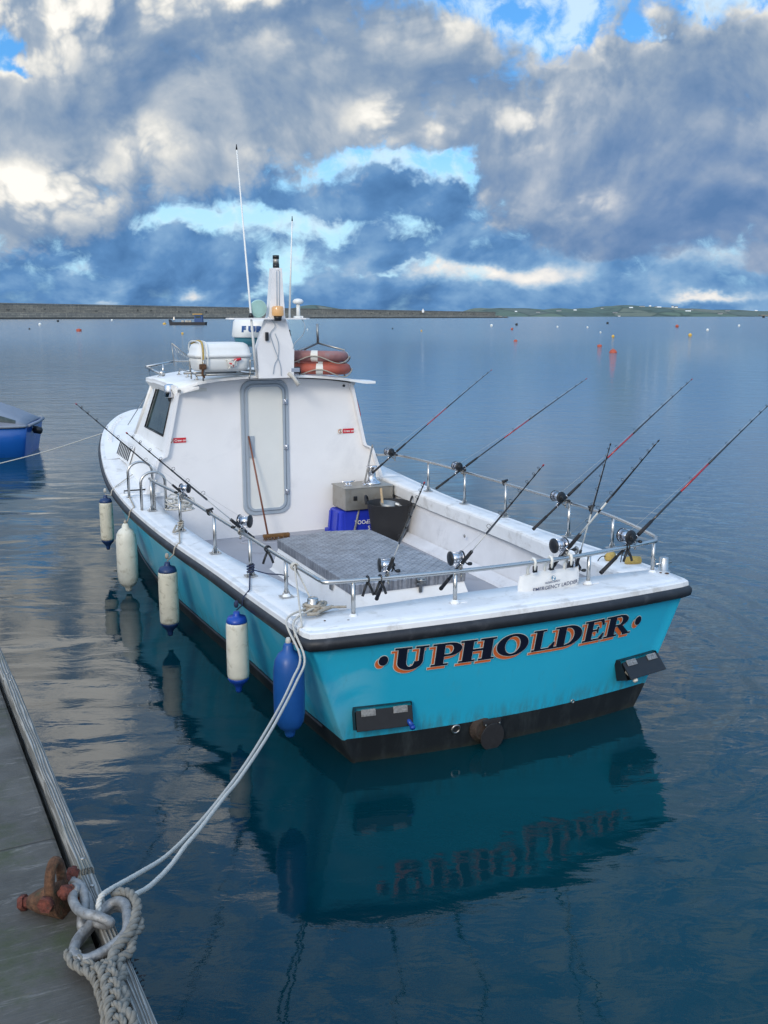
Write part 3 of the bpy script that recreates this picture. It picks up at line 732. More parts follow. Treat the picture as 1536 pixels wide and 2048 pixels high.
# rusty eye bracket on the quay
def Q3(X, Y, z): p = qpt(X, Y); return Vector((p.x, p.y, z))
t = thing('eye_bracket', 'rusty iron mooring bracket with a tall eye bolted on the quay', 'mooring bracket', Q3(-.82, 2.19, 0), None, QM)
c0 = Q3(-.880, 2.185, .022); c1 = Q3(-.790, 2.170, .040)
b = MB(); b.tube([c0, c0.lerp(c1, .3), c0.lerp(c1, .65), c1], .03, 14, rfun=lambda s: .017+.030*s**.8); part('boss', b, 'rust', t)
b = MB(); b.cyl(c0+(c0-c1)*.20, c0, .013, .015, 8); b.lathe([(.02, 0), (.02, .014)], c0+(c0-c1)*.12, (c0-c1), 6); part('bolt', b, 'rust_red', t)
b = MB()
ex = c0.lerp(c1, .80); ax = (c1-c0).normalized(); sidev = Vector((-ax.y, ax.x, 0))
pts = [ex-sidev*.028+Vector((0, 0, -.01)), ex-sidev*.032+Vector((0, 0, .045)), ex-sidev*.022+Vector((0, 0, .085)), ex+Vector((0, 0, .103)), ex+sidev*.022+Vector((0, 0, .085)), ex+sidev*.030+Vector((0, 0, .045)), ex+sidev*.03+Vector((0, 0, -.01))]
b.tube(spline(pts, 5), .0125, 10); part('eye', b, 'rust', t)
b = MB(); b.cyl(ex-sidev*.05+Vector((0, 0, .02)), ex+sidev*.05+Vector((0, 0, .02)), .012, n=8); b.lathe([(.02, 0), (.02, .016)], ex-sidev*.045+Vector((0, 0, .02)), -sidev, 6); part('pin', b, 'rust_red', t)
def shackle(label, pts, drop, r, nutdir):
    """bow shackle: one limb over, one limb under, a pin with a rusty nut through the ears"""
    P = [Q3(*p) for p in pts]; t = thing('shackle', label, 'shackle', P[len(P)//2], 'galvanised shackles joining the bracket to the mooring ring', QM)
    d = (P[-1]-P[-2]).normalized(); low = [p+Vector(drop) for p in P]
    tip = P[-1].lerp(low[-1], .5)+d*r*2.2
    b = MB(); b.tube(spline(P+[tip]+low[::-1], 6), r, 12)
    ax = (P[0]-low[0]).normalized()
    for e in (P[0], low[0]): b.lathe([(r*1.1, -r*1.1), (r*1.5, -r*.7), (r*1.5, r*.7), (r*1.1, r*1.1)], e, ax, 14)
    part('bow', b, 'galv', t)
    b = MB(); b.cyl(low[0]-ax*r*1.6, P[0]+ax*r*1.5, r*.8, n=10)
    nd = Vector(nutdir).normalized(); b.lathe([(r*1.35, 0), (r*1.5, r*.3), (r*1.5, r*1.7), (r*1.2, r*2.0), (r*.7, r*2.0), (r*.65, r*2.5)], P[0]+nd*r*.9, nd, 6); part('pin', b, 'rust_red', t)
shackle('grey shackle hooked into the rusty bracket, with a rusty pin', [(-.790, 2.222, .055), (-.765, 2.202, .062), (-.741, 2.170, .062), (-.722, 2.120, .055), (-.718, 2.080, .050)], (.012, .010, -.030), .0112, (.4, .5, .6))
shackle('second grey shackle with a big rusty nut, hooked round the large ring', [(-.762, 2.165, .065), (-.752, 2.125, .066), (-.727, 2.085, .068), (-.700, 2.058, .074), (-.668, 2.040, .080)], (.022, .012, -.036), .0118, (-.9, -.25, .25))
# heavy pear-shaped ring, a rope thimble welded in it
t = thing('mooring_ring', 'heavy galvanised pear-shaped ring holding the thick braided ropes', 'ring', Q3(-.65, 2.03, .04), None, QM)
ring = [(-.684, 2.098, .045), (-.655, 2.125, .06), (-.622, 2.105, .07), (-.603, 2.060, .065), (-.598, 2.022, .05), (-.628, 1.985, .035), (-.672, 1.952, .03), (-.703, 1.972, .03), (-.712, 2.02, .03), (-.700, 2.065, .035)]
P = [Q3(*q) for q in ring]; P = [Vector(v) for v in P]
PP = spline(P+[P[0], P[1]], 4)[:len(P)*4]
b = MB(); b.tube(PP, .0125, 10, closed=True); part('ring', b, 'galv', t)
b = MB(); cc = sum(P, Vector())/len(P)
b.rings([[p+(p-cc)*.06+Vector((0, 0, z)) for p in PP] for z in (-.03, .005)], 0, True, False)
b.rings([[p+(p-cc)*(-.06)+Vector((0, 0, z)) for p in PP] for z in (-.025, .005)], 0, True, False); part('thimble', b, 'galv', t)
# thick braided mooring strop
def braid(path, r, wob, ph, kpitch=.085):
    P = spline([Q3(*q) for q in path], 14); L = 0; Q = []
    for i, p in enumerate(P):
        if i: L += (p-P[i-1]).length
        d = (P[min(i+1, len(P)-1)]-P[max(i-1, 0)]).normalized(); u = Vector((-d.y, d.x, 0)).normalized() if abs(d.z) < .95 else Vector((1, 0, 0))
        a = 2*PI*L/kpitch+ph
        Q.append(p+u*math.sin(a)*wob+Vector((0, 0, 1))*math.sin(2*a)*wob*.45)
    return Q
t = thing('braided_strop', 'thick grey braided rope looped through the ring and down the quay edge', 'rope', Q3(-.6, 1.95, .03), None, QM)
def twisted(Q, r, pitch): return rope(Q, r, twist=pitch, seg=2, m=7)
eye = [(-.660, 2.145, .062), (-.638, 2.152, .07), (-.606, 2.128, .075), (-.588, 2.085, .07), (-.583, 2.035, .062), (-.594, 1.985, .055), (-.606, 1.945, .05), (-.600, 1.90, .048), (-.578, 1.85, .045), (-.552, 1.79, .04), (-.525, 1.72, .04), (-.49, 1.63, .035)]
part('strand', twisted(braid(eye, .014, .002, 0), .0125, .062), 'rope_grey', t)
eye2 = [(-.630, 2.135, .05), (-.600, 2.10, .05), (-.575, 2.04, .045), (-.580, 1.98, .04), (-.585, 1.92, .04), (-.568, 1.87, .045), (-.545, 1.80, .045), (-.520, 1.75, .05), (-.500, 1.68, .03)]
part('strand', twisted(braid(eye2, .014, .006, 1), .0115, .06), 'rope_grey', t)
lf = [(-.712, 1.985, .028), (-.700, 1.958, .03), (-.676, 1.932, .032), (-.648, 1.912, .035), (-.622, 1.885, .035), (-.600, 1.845, .03), (-.578, 1.80, .03), (-.558, 1.745, .03), (-.53, 1.66, .03)]
for ph in (0, 2.1, 4.2): part('strand', twisted(braid(lf, .01, .013, ph, .10), .0075, .042), 'rope_grey', t)
cen = [(-.634, 1.93, .03), (-.612, 1.90, .05), (-.592, 1.86, .055), (-.572, 1.81, .055), (-.55, 1.75, .05), (-.51, 1.65, .045)]
for ph in (.5, 2.6, 4.7): part('strand', twisted(braid(cen, .01, .014, ph, .11), .0078, .042), 'rope_grey', t)
# weed under the edge
b = MB()
for i in range(260):
    p = Vector((.012+abs(random.gauss(0, .006)), random.gauss(.40, .05), random.uniform(-.16, -.02))); s = random.uniform(.003, .009)
    d = Vector((random.uniform(-1, 1), random.uniform(-1, 1), random.uniform(-1, .2))).normalized()*s*2; u = d.orthogonal().normalized()*s*.5
    b.add([p-u, p+u, p+d], [(0, 1, 2)])
o = solo('weed_tuft', b, 'black_soft', 'dark weed clinging below the edge board beside the ring', 'seaweed', (0, .4, -.08), None, QM); o['kind'] = 'stuff'; 
del o['category']; del o['label']

# ------------------------------------------------------------------ THE BOAT
boat = thing('fishing_boat', 'white and turquoise charter fishing boat moored stern to the camera, UPHOLDER on its transom', 'fishing boat', (0, 0, 0))
KV = [0, 1, 2, 3, 4, 5, 6, 7, 8, 9, 10, 10.45]
KW = [1.46, 1.475, 1.49, 1.54, 1.575, 1.61, 1.60, 1.52, 1.38, 1.13, .66, .06]
KZ = [.90, .855, .82, .80, .79, .82, .88, .97, 1.09, 1.19, 1.27, 1.29]
def zg(v): return interp(KV, KZ, v)
def wg(v): return interp(KV, KW, v)
def zc(v): return zg(v)+.030
def camber(u): return .032*(1-(u/1.42)**2)
WV = [0, 1, 2, 3, 4, 5, 6, 7, 8, 9, 9.9]; WW = [1.13, 1.20, 1.25, 1.32, 1.37, 1.36, 1.28, 1.10, .80, .42, .02]
def ww(v): return interp(WV, WW, v)
def unw(u): return u/.870 if u > 0 else u
def tr_v(u, z): return tr_v0(unw(u), z)
def tr_v0(u, z): return .05+.22*(1-z/.88)-.15*(1-(u/1.42)**2)
def level(s, z0off=0, off=0.0):
    """plan outline of the hull at level s: 1 = gunwale, 0 = waterline, below 0 = underwater"""
    pts = []
    N = 44
    def hw(v, z):
        zt = zg(v)-.01; k = z/zt
        a = ww(min(v, 9.9)*1.0); top = wg(v)
        if k >= 0: return a+(top-a)*(k**.9 if k > 0 else 0)
        return max(.02, a*(1-(-z/.62)**2.2))
    side = []
    bowv = 10.45-(1-max(0, s))*.62-(max(0, -s))*.9
    for i in range(N+1):
        tt = i/N; v = .06+(1-(1-tt)**1.35)*(bowv-.06)
        zt = zg(v)-.01
        z = s*zt if s >= 0 else s*.62
        vv = v/bowv*10.45 if s >= 0 else v/bowv*10.2
        if s >= 0: u = ww(min(9.9, v/bowv*9.9))*(1-s**.9)+wg(vv)*(s**.9)
        else: u = ww(min(9.9, v/bowv*9.9))*max(.02, 1-(-s)**2.2)
        vs = v
        if i == 0: vs = tr_v0(u, z)
        elif v < 1: vs = v+(tr_v0(u, z)-.06)*(1-v)
        side.append((u+off, vs, z))
    u0, v0, z0 = side[0]
    cor = [(u0-.012, v0-.012, z0)]
    tr = []
    M = 26
    for i in range(M+1):
        u = (u0-.03)*(1-2*i/M); z = s*(zg(0)-.01) if s >= 0 else s*.62
        tr.append((u, tr_v0(u, z)-off, z+(camber(u)*s if s > 0 else 0)))
    star = side[::-1]+cor
    port = [(-u, v, z) for (u, v, z) in cor[::-1]+side]
    return [Vector(p) for p in star+tr+port]
b = MB(); lv = [1.0, .9, .75, .6, .45, .32, .20]
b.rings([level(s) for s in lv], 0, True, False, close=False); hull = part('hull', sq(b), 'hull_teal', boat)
b = MB(); b.rings([level(s) for s in (.20, .13, .06, 0, -.2, -.5, -.8, -1)], 0, True, False, close=False)
part('bottom', sq(b), 'antifoul_black', boat)
# spray rail just above the waterline
b = MB(); L1 = level(.20, off=.0)
for sg in (-1, 1):
    P = [p for p in L1 if p.x*sg > 0 and p.y > .3][:44] if sg > 0 else [p for p in L1 if p.x*sg > 0 and p.y > .3]
    P = sorted(P, key=lambda p: p.y)[:30]; b.tube([p+Vector((sg*.006, 0, -.012)) for p in P], .011, 6)
part('spray_rail', b, 'rubber_black', boat)
# rubber rubbing strake right round
def outline(off, dz, n=80):
    side = []
    for i in range(n+1):
        v = .10+(10.44-.10)*(1-(1-i/n)**1.5); side.append(Vector((wg(v)+off, v, zg(v)+dz)))
    c = side[0]
    tr = []
    u0 = c.x-.075
    for i in range(31):
        u = u0*(1-2*i/30); tr.append(Vector((u, .035-.15*(1-(u/1.42)**2)-off, zg(0)+dz+camber(u))))
    cor = [Vector((c.x-.012, .045-off*.6, zg(0)+dz))]
    star = side[::-1]+cor; port = [Vector((-p.x, p.y, p.z)) for p in cor[::-1]+side]
    return star+tr+port
def profile_sweep(P, prof, mb, mi=0, smooth=True):
    # prof: (outward, up)
    R = []
    for i, p in enumerate(P):
        d = P[min(i+1, len(P)-1)]-P[max(i-1, 0)]; d.z = 0; d.normalize(); o = Vector((-d.y, d.x, 0))
        R.append([p+o*a+Vector((0, 0, h)) for a, h in prof])
    mb.rings(R, mi, smooth, True); return mb
OL = outline(0, 0)
chk = OL[len(OL)//2+5]-OL[len(OL)//2-5]
sgn = 1
d0 = (OL[1]-OL[0]); 
# make sure "outward" points away from the centreline
tst = OL[20]; dd = OL[21]-OL[19]; dd.z = 0
if Vector((-dd.y, dd.x, 0)).dot(Vector((tst.x, 0, 0))) < 0: sgn = -1
def PS(P, prof, mb, mi=0, smooth=True): return profile_sweep(P, [(a*sgn, h) for a, h in prof], mb, mi, smooth)
b = PS(outline(0, -.036), [(.0, -.035), (.022, -.04), (.042, -.028), (.05, 0), (.046, .02), (.028, .036), (.0, .038)], MB()); part('rub_rail', sq(b), 'rubber_black', boat)
b = PS(outline(0, -.0), [(-.02, -.01), (.018, -.01), (.022, -.004), (.018, .028), (.010, .034), (-.03, .035)], MB(), 0, False); part('gunwale_moulding', sq(b), 'cap_white', boat)
# gunwale capping, seen from above
def innerw(v): return 1.06 if v > .6 else 1.06
b = MB()
def wi_(v): return interp([0, .6, 1.5, 2.5, 4, 5.4], [1.10, 1.12, 1.20, 1.29, 1.335, 1.33], v)
def side_cap(sg):
    def f(a, c, dz=0):
        v = .40+(5.30-.40)*a; wo = wg(v)-.0; wi = wi_(v)
        u = wi+(wo-wi)*c; return (sg*u, v, zc(v)+.004+dz)
    b.slab(lambda a, c: f(a, c), lambda a, c: f(a, c, -.03), 30, 3)
    # inner lip
    R = []
    for i in range(31):
        v = .40+4.9*i/30; wi = wi_(v); z = zc(v)
        R.append([(sg*(wi-.002), v, z+.001), (sg*(wi-.006), v, z-.012), (sg*(wi+.004), v, z-.125), (sg*(wi+.03), v, z-.125), (sg*(wi+.03), v, z-.02)])
    b.rings(R, 0, False)
side_cap(1); side_cap(-1)
def tcap(a, c, dz=0):
    u = -1.46+2.92*a; vo = .035-.15*(1-(u/1.42)**2) if abs(u) < 1.385 else .035+(abs(u)-1.385)*.9; vi = .385 if abs(u) < 1.44 else .42
    vo = min(vo, .11)
    return (u, vo+(vi-vo)*c, zc(.1)+.007+camber(u)*(1-.6*c)+dz-.004*c+.004*noise.noise(Vector((u*3, c*2, 0))))
b.slab(lambda a, c: tcap(a, c), lambda a, c: tcap(a, c, -.035), 50, 3)
R = []
for i in range(31):
    u = -1.05+2.10*i/30; zz = zc(.1)+.4*camber(u); R.append([(u, .383, zz-.002), (u, .389, zz-.012), (u, .389, zz-.125), (u, .36, zz-.125), (u, .36, zz-.03)])
b.rings(R, 0, False)
part('gunwale_capping', sq(b), 'cap_white', boat)
# cockpit sole, liner
DZ = .30
b = MB()
b.prism([(-1.20, .40, DZ-.04), (1.20, .40, DZ-.04), (1.27, 2.0, DZ-.04), (1.29, 5.36, DZ-.04), (-1.29, 5.36, DZ-.04), (-1.27, 2.0, DZ-.04)], (0, 0, .04)); part('cockpit_sole', b, 'deck_grey', boat)
b = MB()
for sg in (-1, 1):
    def lw(a, c):
        v = .36+4.96*a; z = DZ-.02+c*(zg(v)-.09-DZ); k = (z/zg(v))**.9
        return v, z, min(1.30+.08*c+.006*math.sin(a*9), ww(v)*(1-k)+wg(v)*k-.05)
    b.slab(lambda a, c: (sg*lw(a, c)[2], lw(a, c)[0], lw(a, c)[1]), lambda a, c: (sg*(lw(a, c)[2]+.02), lw(a, c)[0], lw(a, c)[1]), 30, 6)
b.slab(lambda a, c: (-1.2+2.4*a, .43+.03*(1-c), DZ-.02+c*.55), lambda a, c: (-1.2+2.4*a, .38, DZ-.02+c*.55), 20, 4)
# sloping fillets and the raised corner well
R = []
for i in range(21):
    v = 2.02+3.28*i/20; R.append([(1.19, v, DZ+.002), (1.205, v, DZ+.03), (1.30, v, DZ+.075), (1.30, v, DZ-.01)])
b.rings(R, 0, False)
part('cockpit_liner', sq(b), 'liner_white', boat)
b = MB(); b.box((1.08, 1.22, DZ+.04), (.30, 1.62, .10), bev=.02); b.box((.90, .58, DZ+.035), (.60, .30, .09), bev=.02); part('corner_well', b, 'liner_white', boat)
b = MB(); b.lathe([(.016, 0), (.018, .006), (.010, .010)], (1.285, 3.15, .60), (-1, 0, 0), 12); part('drain_plug', b, 'steel_dull', boat)
# engine box and its chequer plate hatch
eb = [(-.40, 1.97), (.62, 1.97), (.55, 3.78), (.10, 3.90), (-.42, 3.75)]
b = MB()
def ex(k, z): return [Vector(((x-.08)*k+.08, (y-2.9)*(1+(k-1)*.7)+2.9, z)) for x, y in eb]
b.rings([ex(1.14, DZ), ex(1.10, DZ+.02), ex(.985, .545), ex(.97, .55)], 0, False); box_ = part('engine_box', b, 'gelcoat_white', boat)
b = MB(); b.rings([ex(1.012, .520), ex(1.015, .598), ex(1.008, .604)], 0, False); hatch = part('hatch', b, 'checker_plate', box_)
b = MB(); b.box((.20, 1.945, .515), (.030, .012, .075), bev=.003); b.box((.20, 1.94, .555), (.085, .03, .02), bev=.004); b.cyl((.20, 1.93, .55), (.20, 1.93, .60), .012); b.torus((.20, 1.925, .59), (0, 0, 1), .035, .007, 16, 6)
part('latch', b, 'steel_dull', box_)
b = MB(); b.box((-.43, 2.35, .50), (.012, .05, .06), bev=.003); part('clip', b, 'steel_dull', box_)
# oval scupper channel in the sole
b = MB(); b.torus((.02, 5.02, DZ+.002), (0, 0, 1), .34, .012, 40, 6, sx=1.3, sy=.45, up=(0, 1, 0)); part('sole_moulding', b, 'deck_grey', boat)

# transom lettering: one strip of letter cells, each laid on the curved transom
def glyph(ch):
    S = .27; T = .13; q = .085   # heavy stem, thin stroke, serif height
    r = lambda x0, y0, x1, y1: ('r', x0, y0, x1, y1)
    if ch == 'U': return [r(.12, .34, .38, 1), r(.02, 1-q, .50, 1), r(.74, .34, .74+T, 1), r(.62, 1-q, 1.0, 1), ('a', .495, .36, .375, .36, .115, .22, PI, 2*PI)]
    if ch == 'P': return [r(.12, 0, .12+S, 1), r(.0, 0, .54, q), r(.0, 1-q, .45, 1), r(.36, 1-q*1.1, .56, 1), r(.36, .40, .56, .40+q*1.1), ('a', .54, .70, .40, .30, .13, .205, -PI/2, PI/2)]
    if ch == 'H': return [r(.10, 0, .10+S, 1), r(0, 0, .46, q), r(0, 1-q, .46, 1), r(.66, 0, .66+S, 1), r(.56, 0, 1.02, q), r(.56, 1-q, 1.02, 1), r(.36, .46, .68, .56)]
    if ch == 'O': return [('a', .5, .5, .5, .52, .24, .415, 0, 2*PI)]
    if ch == 'L': return [r(.12, 0, .12+S, 1), r(0, 1-q, .52, 1), r(0, 0, .90, q), ('t', (.70, q), (.92, q), (.95, .34), (.88, .34))]
    if ch == 'D': return [r(.12, 0, .12+S, 1), r(0, 0, .48, q), r(0, 1-q, .48, 1), ('a', .44, .5, .54, .5, .26, .40, -PI/2, PI/2)]
    if ch == 'E': return [r(.12, 0, .12+S, 1), r(0, 0, .88, q), r(0, 1-q, .84, 1), r(.36, .46, .62, .46+q), r(.58, .36, .66, .66), ('t', (.72, q), (.90, q), (.93, .32), (.86, .32)), ('t', (.70, 1-q), (.86, 1-q), (.89, .70), (.82, .70))]
    if ch == 'R': return [r(.12, 0, .12+S, 1), r(.0, 0, .50, q), r(.0, 1-q, .45, 1), r(.36, 1-q*1.1, .54, 1), r(.36, .46, .54, .46+q), ('a', .52, .73, .36, .27, .12, .185, -PI/2, PI/2), ('t', (.44, .50), (.66, .50), (1.0, .03), (.76, .03)), r(.72, 0, 1.06, q*.9)]
    if ch == '.': return [('a', .5, .5, .36, .28, .0, .0, 0, 2*PI)]
LET = [('.', -1.055, .10), ('U', -.955, .215), ('P', -.715, .205), ('H', -.535, .235), ('O', -.285, .225), ('L', -.030, .180), ('D', .130, .225), ('E', .365, .185), ('R', .545, .225), ('.', .800, .10)]
def letters(out, shx, shy, lift):
    b = MB(); k = 0
    for ch, u0, wd in LET:
        zb = .622+.018*(1-(u0/1.42)**2); hh = .145+.012*abs(u0+.1)
        if ch == '.': zb += hh*.15; hh *= .75; wd *= .8
        def place(x, y, off):
            u = u0+x*wd+shx+.12*(y*hh)*0; z = zb+y*hh+shy
            return (u, tr_v(u, z)-off, z)
        ox = out/wd; oy = out/hh
        for g in glyph(ch):
            off = lift+k % 9*.00022; k += 1
            if g[0] == 'r':
                _, x0, y0, x1, y1 = g; x0 -= ox; x1 += ox; y0 -= oy; y1 += oy
                nx = max(2, int((x1-x0)*8)); ny = max(2, int((y1-y0)*5))
                b.grid(lambda a, c: place(x0+(x1-x0)*a, y0+(y1-y0)*c, off), nx, ny, 0, False)
            elif g[0] == 'a':
                _, cx, cy, rx, ry, ix, iy, a0, a1 = g
                b.grid(lambda a, c: place(cx+math.cos(a0+(a1-a0)*a)*((rx+ox)*c+(max(0, ix-ox))*(1-c)), cy+math.sin(a0+(a1-a0)*a)*((ry+oy)*c+max(0, iy-oy)*(1-c)), off), 30, 3, 0, False)
            else:
                P = g[1:]; cx = sum(p[0] for p in P)/4; cy = sum(p[1] for p in P)/4
                P = [(p[0]+math.copysign(ox, p[0]-cx), p[1]+math.copysign(oy, p[1]-cy)) for p in P]
                b.grid(lambda a, c: place((P[0][0]*(1-a)+P[1][0]*a)*(1-c)+(P[3][0]*(1-a)+P[2][0]*a)*c, (P[0][1]*(1-a)+P[1][1]*a)*(1-c)+(P[3][1]*(1-a)+P[2][1]*a)*c, off), 4, 6, 0, False)
    return b
part('letter_edge', letters(.004, -.017, -.020, .002), 'letter_cream', hull)
part('letter_shadow', letters(0, -.017, -.020, .0045), 'letter_orange', hull)
part('letter_outline', letters(.004, 0, 0, .007), 'letter_cream', hull)
part('name_lettering', letters(0, 0, 0, .0095), 'letter_navy', hull)

# discharge boxes with hinged flaps
def flapbox(cx, cz, open_):
    b = MB(); y = tr_v(cx, cz)-.012; Wd = .37; Hd = .145
    sl = math.atan((tr_v(cx+.1, cz)-tr_v(cx-.1, cz))/.2); Rz = Matrix.Rotation(sl, 3, 'Z')
    rk = Matrix.Rotation(-.22, 3, 'X')
    def T(p): return (Rz @ (rk @ Vector(p)))+Vector((cx, y, cz))
    n = [(-Wd/2, 0, Hd/2), (Wd/2, 0, Hd/2), (Wd/2, 0, -Hd/2), (-Wd/2, 0, -Hd/2)]
    b.add([T(p) for p in n]+[T((x*.97, -.05-(.045 if z < 0 else 0)*open_, z*.9)) for x, _, z in n], [(0, 1, 2, 3), (0, 4, 5, 1), (1, 5, 6, 2), (2, 6, 7, 3), (3, 7, 4, 0)], 0)
    vb = part('vent_box', b, 'black_plastic', boat)
    b = MB(); tilt = Matrix.Rotation(-.50*open_, 3, 'X')
    def F(p): q = tilt @ (Vector(p)-Vector((0, 0, Hd*.42))); return T(Vector((q.x, q.y-.056, q.z+Hd*.42)))
    bx = MB(); bx.box((0, 0, -.012), (Wd*.95, .010, Hd*.86), bev=.003); b.add([F(v) for v in bx.v], bx.f, 0); fl = part('flap', b, 'black_plastic', vb)
    for sx in (-.10, .10):
        b = MB(); bx = MB(); bx.box((sx, -.009, .035), (.09, .006, .042), bev=.002)
        for i in range(4):
            for zz in (.045, .024): bx.lathe([(.004, 0), (.003, .003)], (sx-.033+i*.022, -.012, zz), (0, -1, 0), 6)
        b.add([F(v) for v in bx.v], bx.f, 0); part('hinge', b, 'galv', vb)
    b = MB(); k = -.1 if open_ else .16
    b.cyl(T((k-.02, -.03, -.02)), T((k, -.085, -.07)), .011, .016); b.lathe([(.016, 0), (.019, .012), (.012, .022)], T((k, -.085, -.07)), (0, -.6, -.6), 10)
    part('outlet_spout', b, 'tape_white' if open_ else 'end_blue', vb)
flapbox(-.985, .335, 0.0); flapbox(.905, .365, 1.0)
# exhaust with hanging flap
ey = tr_v(-.31, .12)
b = MB(); b.lathe([(.085, 0), (.092, .006), (.092, .018), (.072, .022), (.068, .050)], (-.285, ey+.006, .125), (0, -1, 0), 28); part('exhaust_flange', b, 'rust_dark', boat)
b = MB(); b.lathe([(.083, 0), (.085, .004), (.083, .010)], (-.245, ey-.060, .082), (0, -1, -.10), 28, sy=1.12); b.box((-.245, ey-.056, .180), (.13, .012, .035), bev=.004)
ef = part('exhaust_flap', b, 'black_soft', boat)
b = MB()
for sx in (-.05, .05): b.lathe([(.008, 0), (.006, .006)], (-.245+sx, ey-.066, .168), (0, -1, 0), 8)
part('bolt', b, 'steel_dull', ef)
b = MB(); b.torus((-.475, tr_v(-.475, .15)-.004, .15), (0, -1, -.2), .028, .008, 20, 8); part('skin_fitting', b, 'steel_dull', boat)
b = MB(); b.torus((.40, tr_v(.40, .19)-.003, .19), (0, -1, 0), .011, .005, 12, 6); part('skin_fitting', b, 'steel_dull', boat)

# ---------------------------------------------------------------- wheelhouse
BV = 5.30
bulk = [(-1.33, DZ-.02), (-1.33, .70), (-1.37, .78), (-1.345, .86), (-1.235, 1.17), (-1.215, 1.215), (-1.14, 1.245), (-1.125, 1.28), (-.985, 1.90), (-.95, 1.965), (-.7, 2.00), (-.35, 2.025), (0, 2.035), (.35, 2.025), (.7, 2.0), (.95, 1.965), (.985, 1.90), (1.125, 1.28), (1.14, 1.245), (1.215, 1.215), (1.235, 1.17), (1.345, .86), (1.37, .78), (1.33, .70), (1.33, DZ-.02)]
wheel = MB(); wheel.prism([(x, BV, z) for x, z in bulk], (0, .06, 0)); 
# trim round the aft edge of the cabin sides
for sg in (-1, 1):
    R = []
    for x, z in ((1.36, .80), (1.345, .86), (1.235, 1.17), (1.215, 1.215), (1.14, 1.245), (1.125, 1.28), (.985, 1.90), (.96, 1.96)):
        R.append([(sg*(x-.012), BV-.055, z), (sg*(x+.022), BV-.055, z+.004), (sg*(x+.022), BV+.09, z+.004), (sg*(x-.012), BV+.09, z)])
    wheel.rings(R, 0, False)
wh = part('wheelhouse', wheel, 'cabin_white', boat)
# cabin sides with the big side light cut out
def su(z): return 1.125-(z-1.28)*(.14/.62)
for sg in (-1, 1):
    side = MB()
    def sp(v, z): return Vector((sg*su(z), v, z))
    zb, zt = 1.28, 1.955
    fr = lambda z: 7.05-(z-1.28)*.75          # raked front of the cabin
    wl = [(5.58, 1.43), (6.58, 1.43), (6.32, 1.915), (5.50, 1.925)]
    o = [(5.36, zb), (fr(zb), zb), (fr(zt), zt), (5.36, zt)]
    for k in range(4):
        a, c, d, e = o[k], o[(k+1) % 4], wl[(k+1) % 4], wl[k]
        side.add([sp(*a), sp(*c), sp(*d), sp(*e)]+[sp(*a)-Vector((sg*.04, 0, 0)), sp(*c)-Vector((sg*.04, 0, 0)), sp(*d)-Vector((sg*.04, 0, 0)), sp(*e)-Vector((sg*.04, 0, 0))], [(0, 1, 2, 3), (4, 5, 6, 7), (3, 2, 6, 7), (0, 1, 5, 4)])
    part('cabin_side', side, 'gelcoat_white', wh)
b = MB(); R = []
def trunk(v):
    f_ = max(0, (v-7.0)/2.3); eb = min(1.335, wg(v)-.24)-.10*f_; zt_ = 1.235+.06*min(1, (v-5.3)/1.5); zt_ = zt_*(1-f_**1.6)+(zg(v)+.04)*f_**1.6
    return max(.08, eb), zt_
for i in range(31):
    v = 5.34+3.9*i/30; eb, zt_ = trunk(v); zl = zc(v)+.0
    P = [(eb, zl), (eb-.10, zt_-.05), (eb-.115, zt_-.015), (eb-.14, zt_), (max(.03, eb-.24), zt_+.025), (0, zt_+.05)]
    P = P+[(-x, z) for x, z in P[::-1][1:]]
    R.append([(x, v, z) for x, z in P])
b.rings(R, 0, False, True, True)
part('cabin_trunk', b, 'gelcoat_white', wh)
b = MB()
for sg in (-1,):
    wl = [(5.58, 1.43), (6.58, 1.43), (6.32, 1.915), (5.50, 1.925)]
    b.add([(sg*(su(z)-.012), v, z) for v, z in wl], [(0, 1, 2, 3)])
glassp = part('side_window', b, 'glass_dark', wh)
b = MB(); b.add([((su(z)-.012), v, z) for v, z in wl], [(0, 1, 2, 3)]); part('side_window', b, 'glass_dark', wh)
b = MB()
for sg in (-1, 1):
    P = [Vector((sg*(su(z)+.004), v, z)) for v, z in wl]
    for i in range(4): b.tube([P[i], P[(i+1) % 4]], .009, 6)
part('window_frame', b, 'black_plastic', wh)
# things glimpsed through the glass: far window, wheel and seat
b = MB()
b.tube([(-.9, 5.9, 1.45), (-.92, 5.95, 1.85)], .008, 6); b.tube([(-.9, 5.75, 1.45), (-.93, 5.80, 1.87)], .008, 6)
part('wiper_rod', b, 'tape_white', wh)
# windscreen front and foredeck trunk
b = MB()
zt = 1.95
front = [(-1.125, 7.05, 1.28), (-.5, 7.22, 1.30), (.5, 7.22, 1.30), (1.125, 7.05, 1.28)]; top = [(-.985, 6.56, 1.93), (-.45, 6.70, 1.97), (.45, 6.70, 1.97), (.985, 6.56, 1.93)]
for i in range(3): b.add([front[i], front[i+1], top[i+1], top[i]], [(0, 1, 2, 3)])
part('windscreen', b, 'glass_dark', wh)
b = MB()
for i in range(4): b.tube([front[i], top[i]], .025, 6)
for i in range(3): b.tube([front[i], front[i+1]], .03, 6); b.tube([top[i], top[i+1]], .03, 6)
part('windscreen_frame', b, 'gelcoat_white', wh)
b = MB()
def fore(a, c):
    v = 7.0+(10.36-7.0)*a; w_ = max(.03, wg(v)-.03); u = w_*(2*c-1)
    return (u, v, zc(v)+.006+.05*(1-(2*c-1)**2))
b.grid(fore, 40, 40)
part('foredeck', b, 'gelcoat_white', boat)
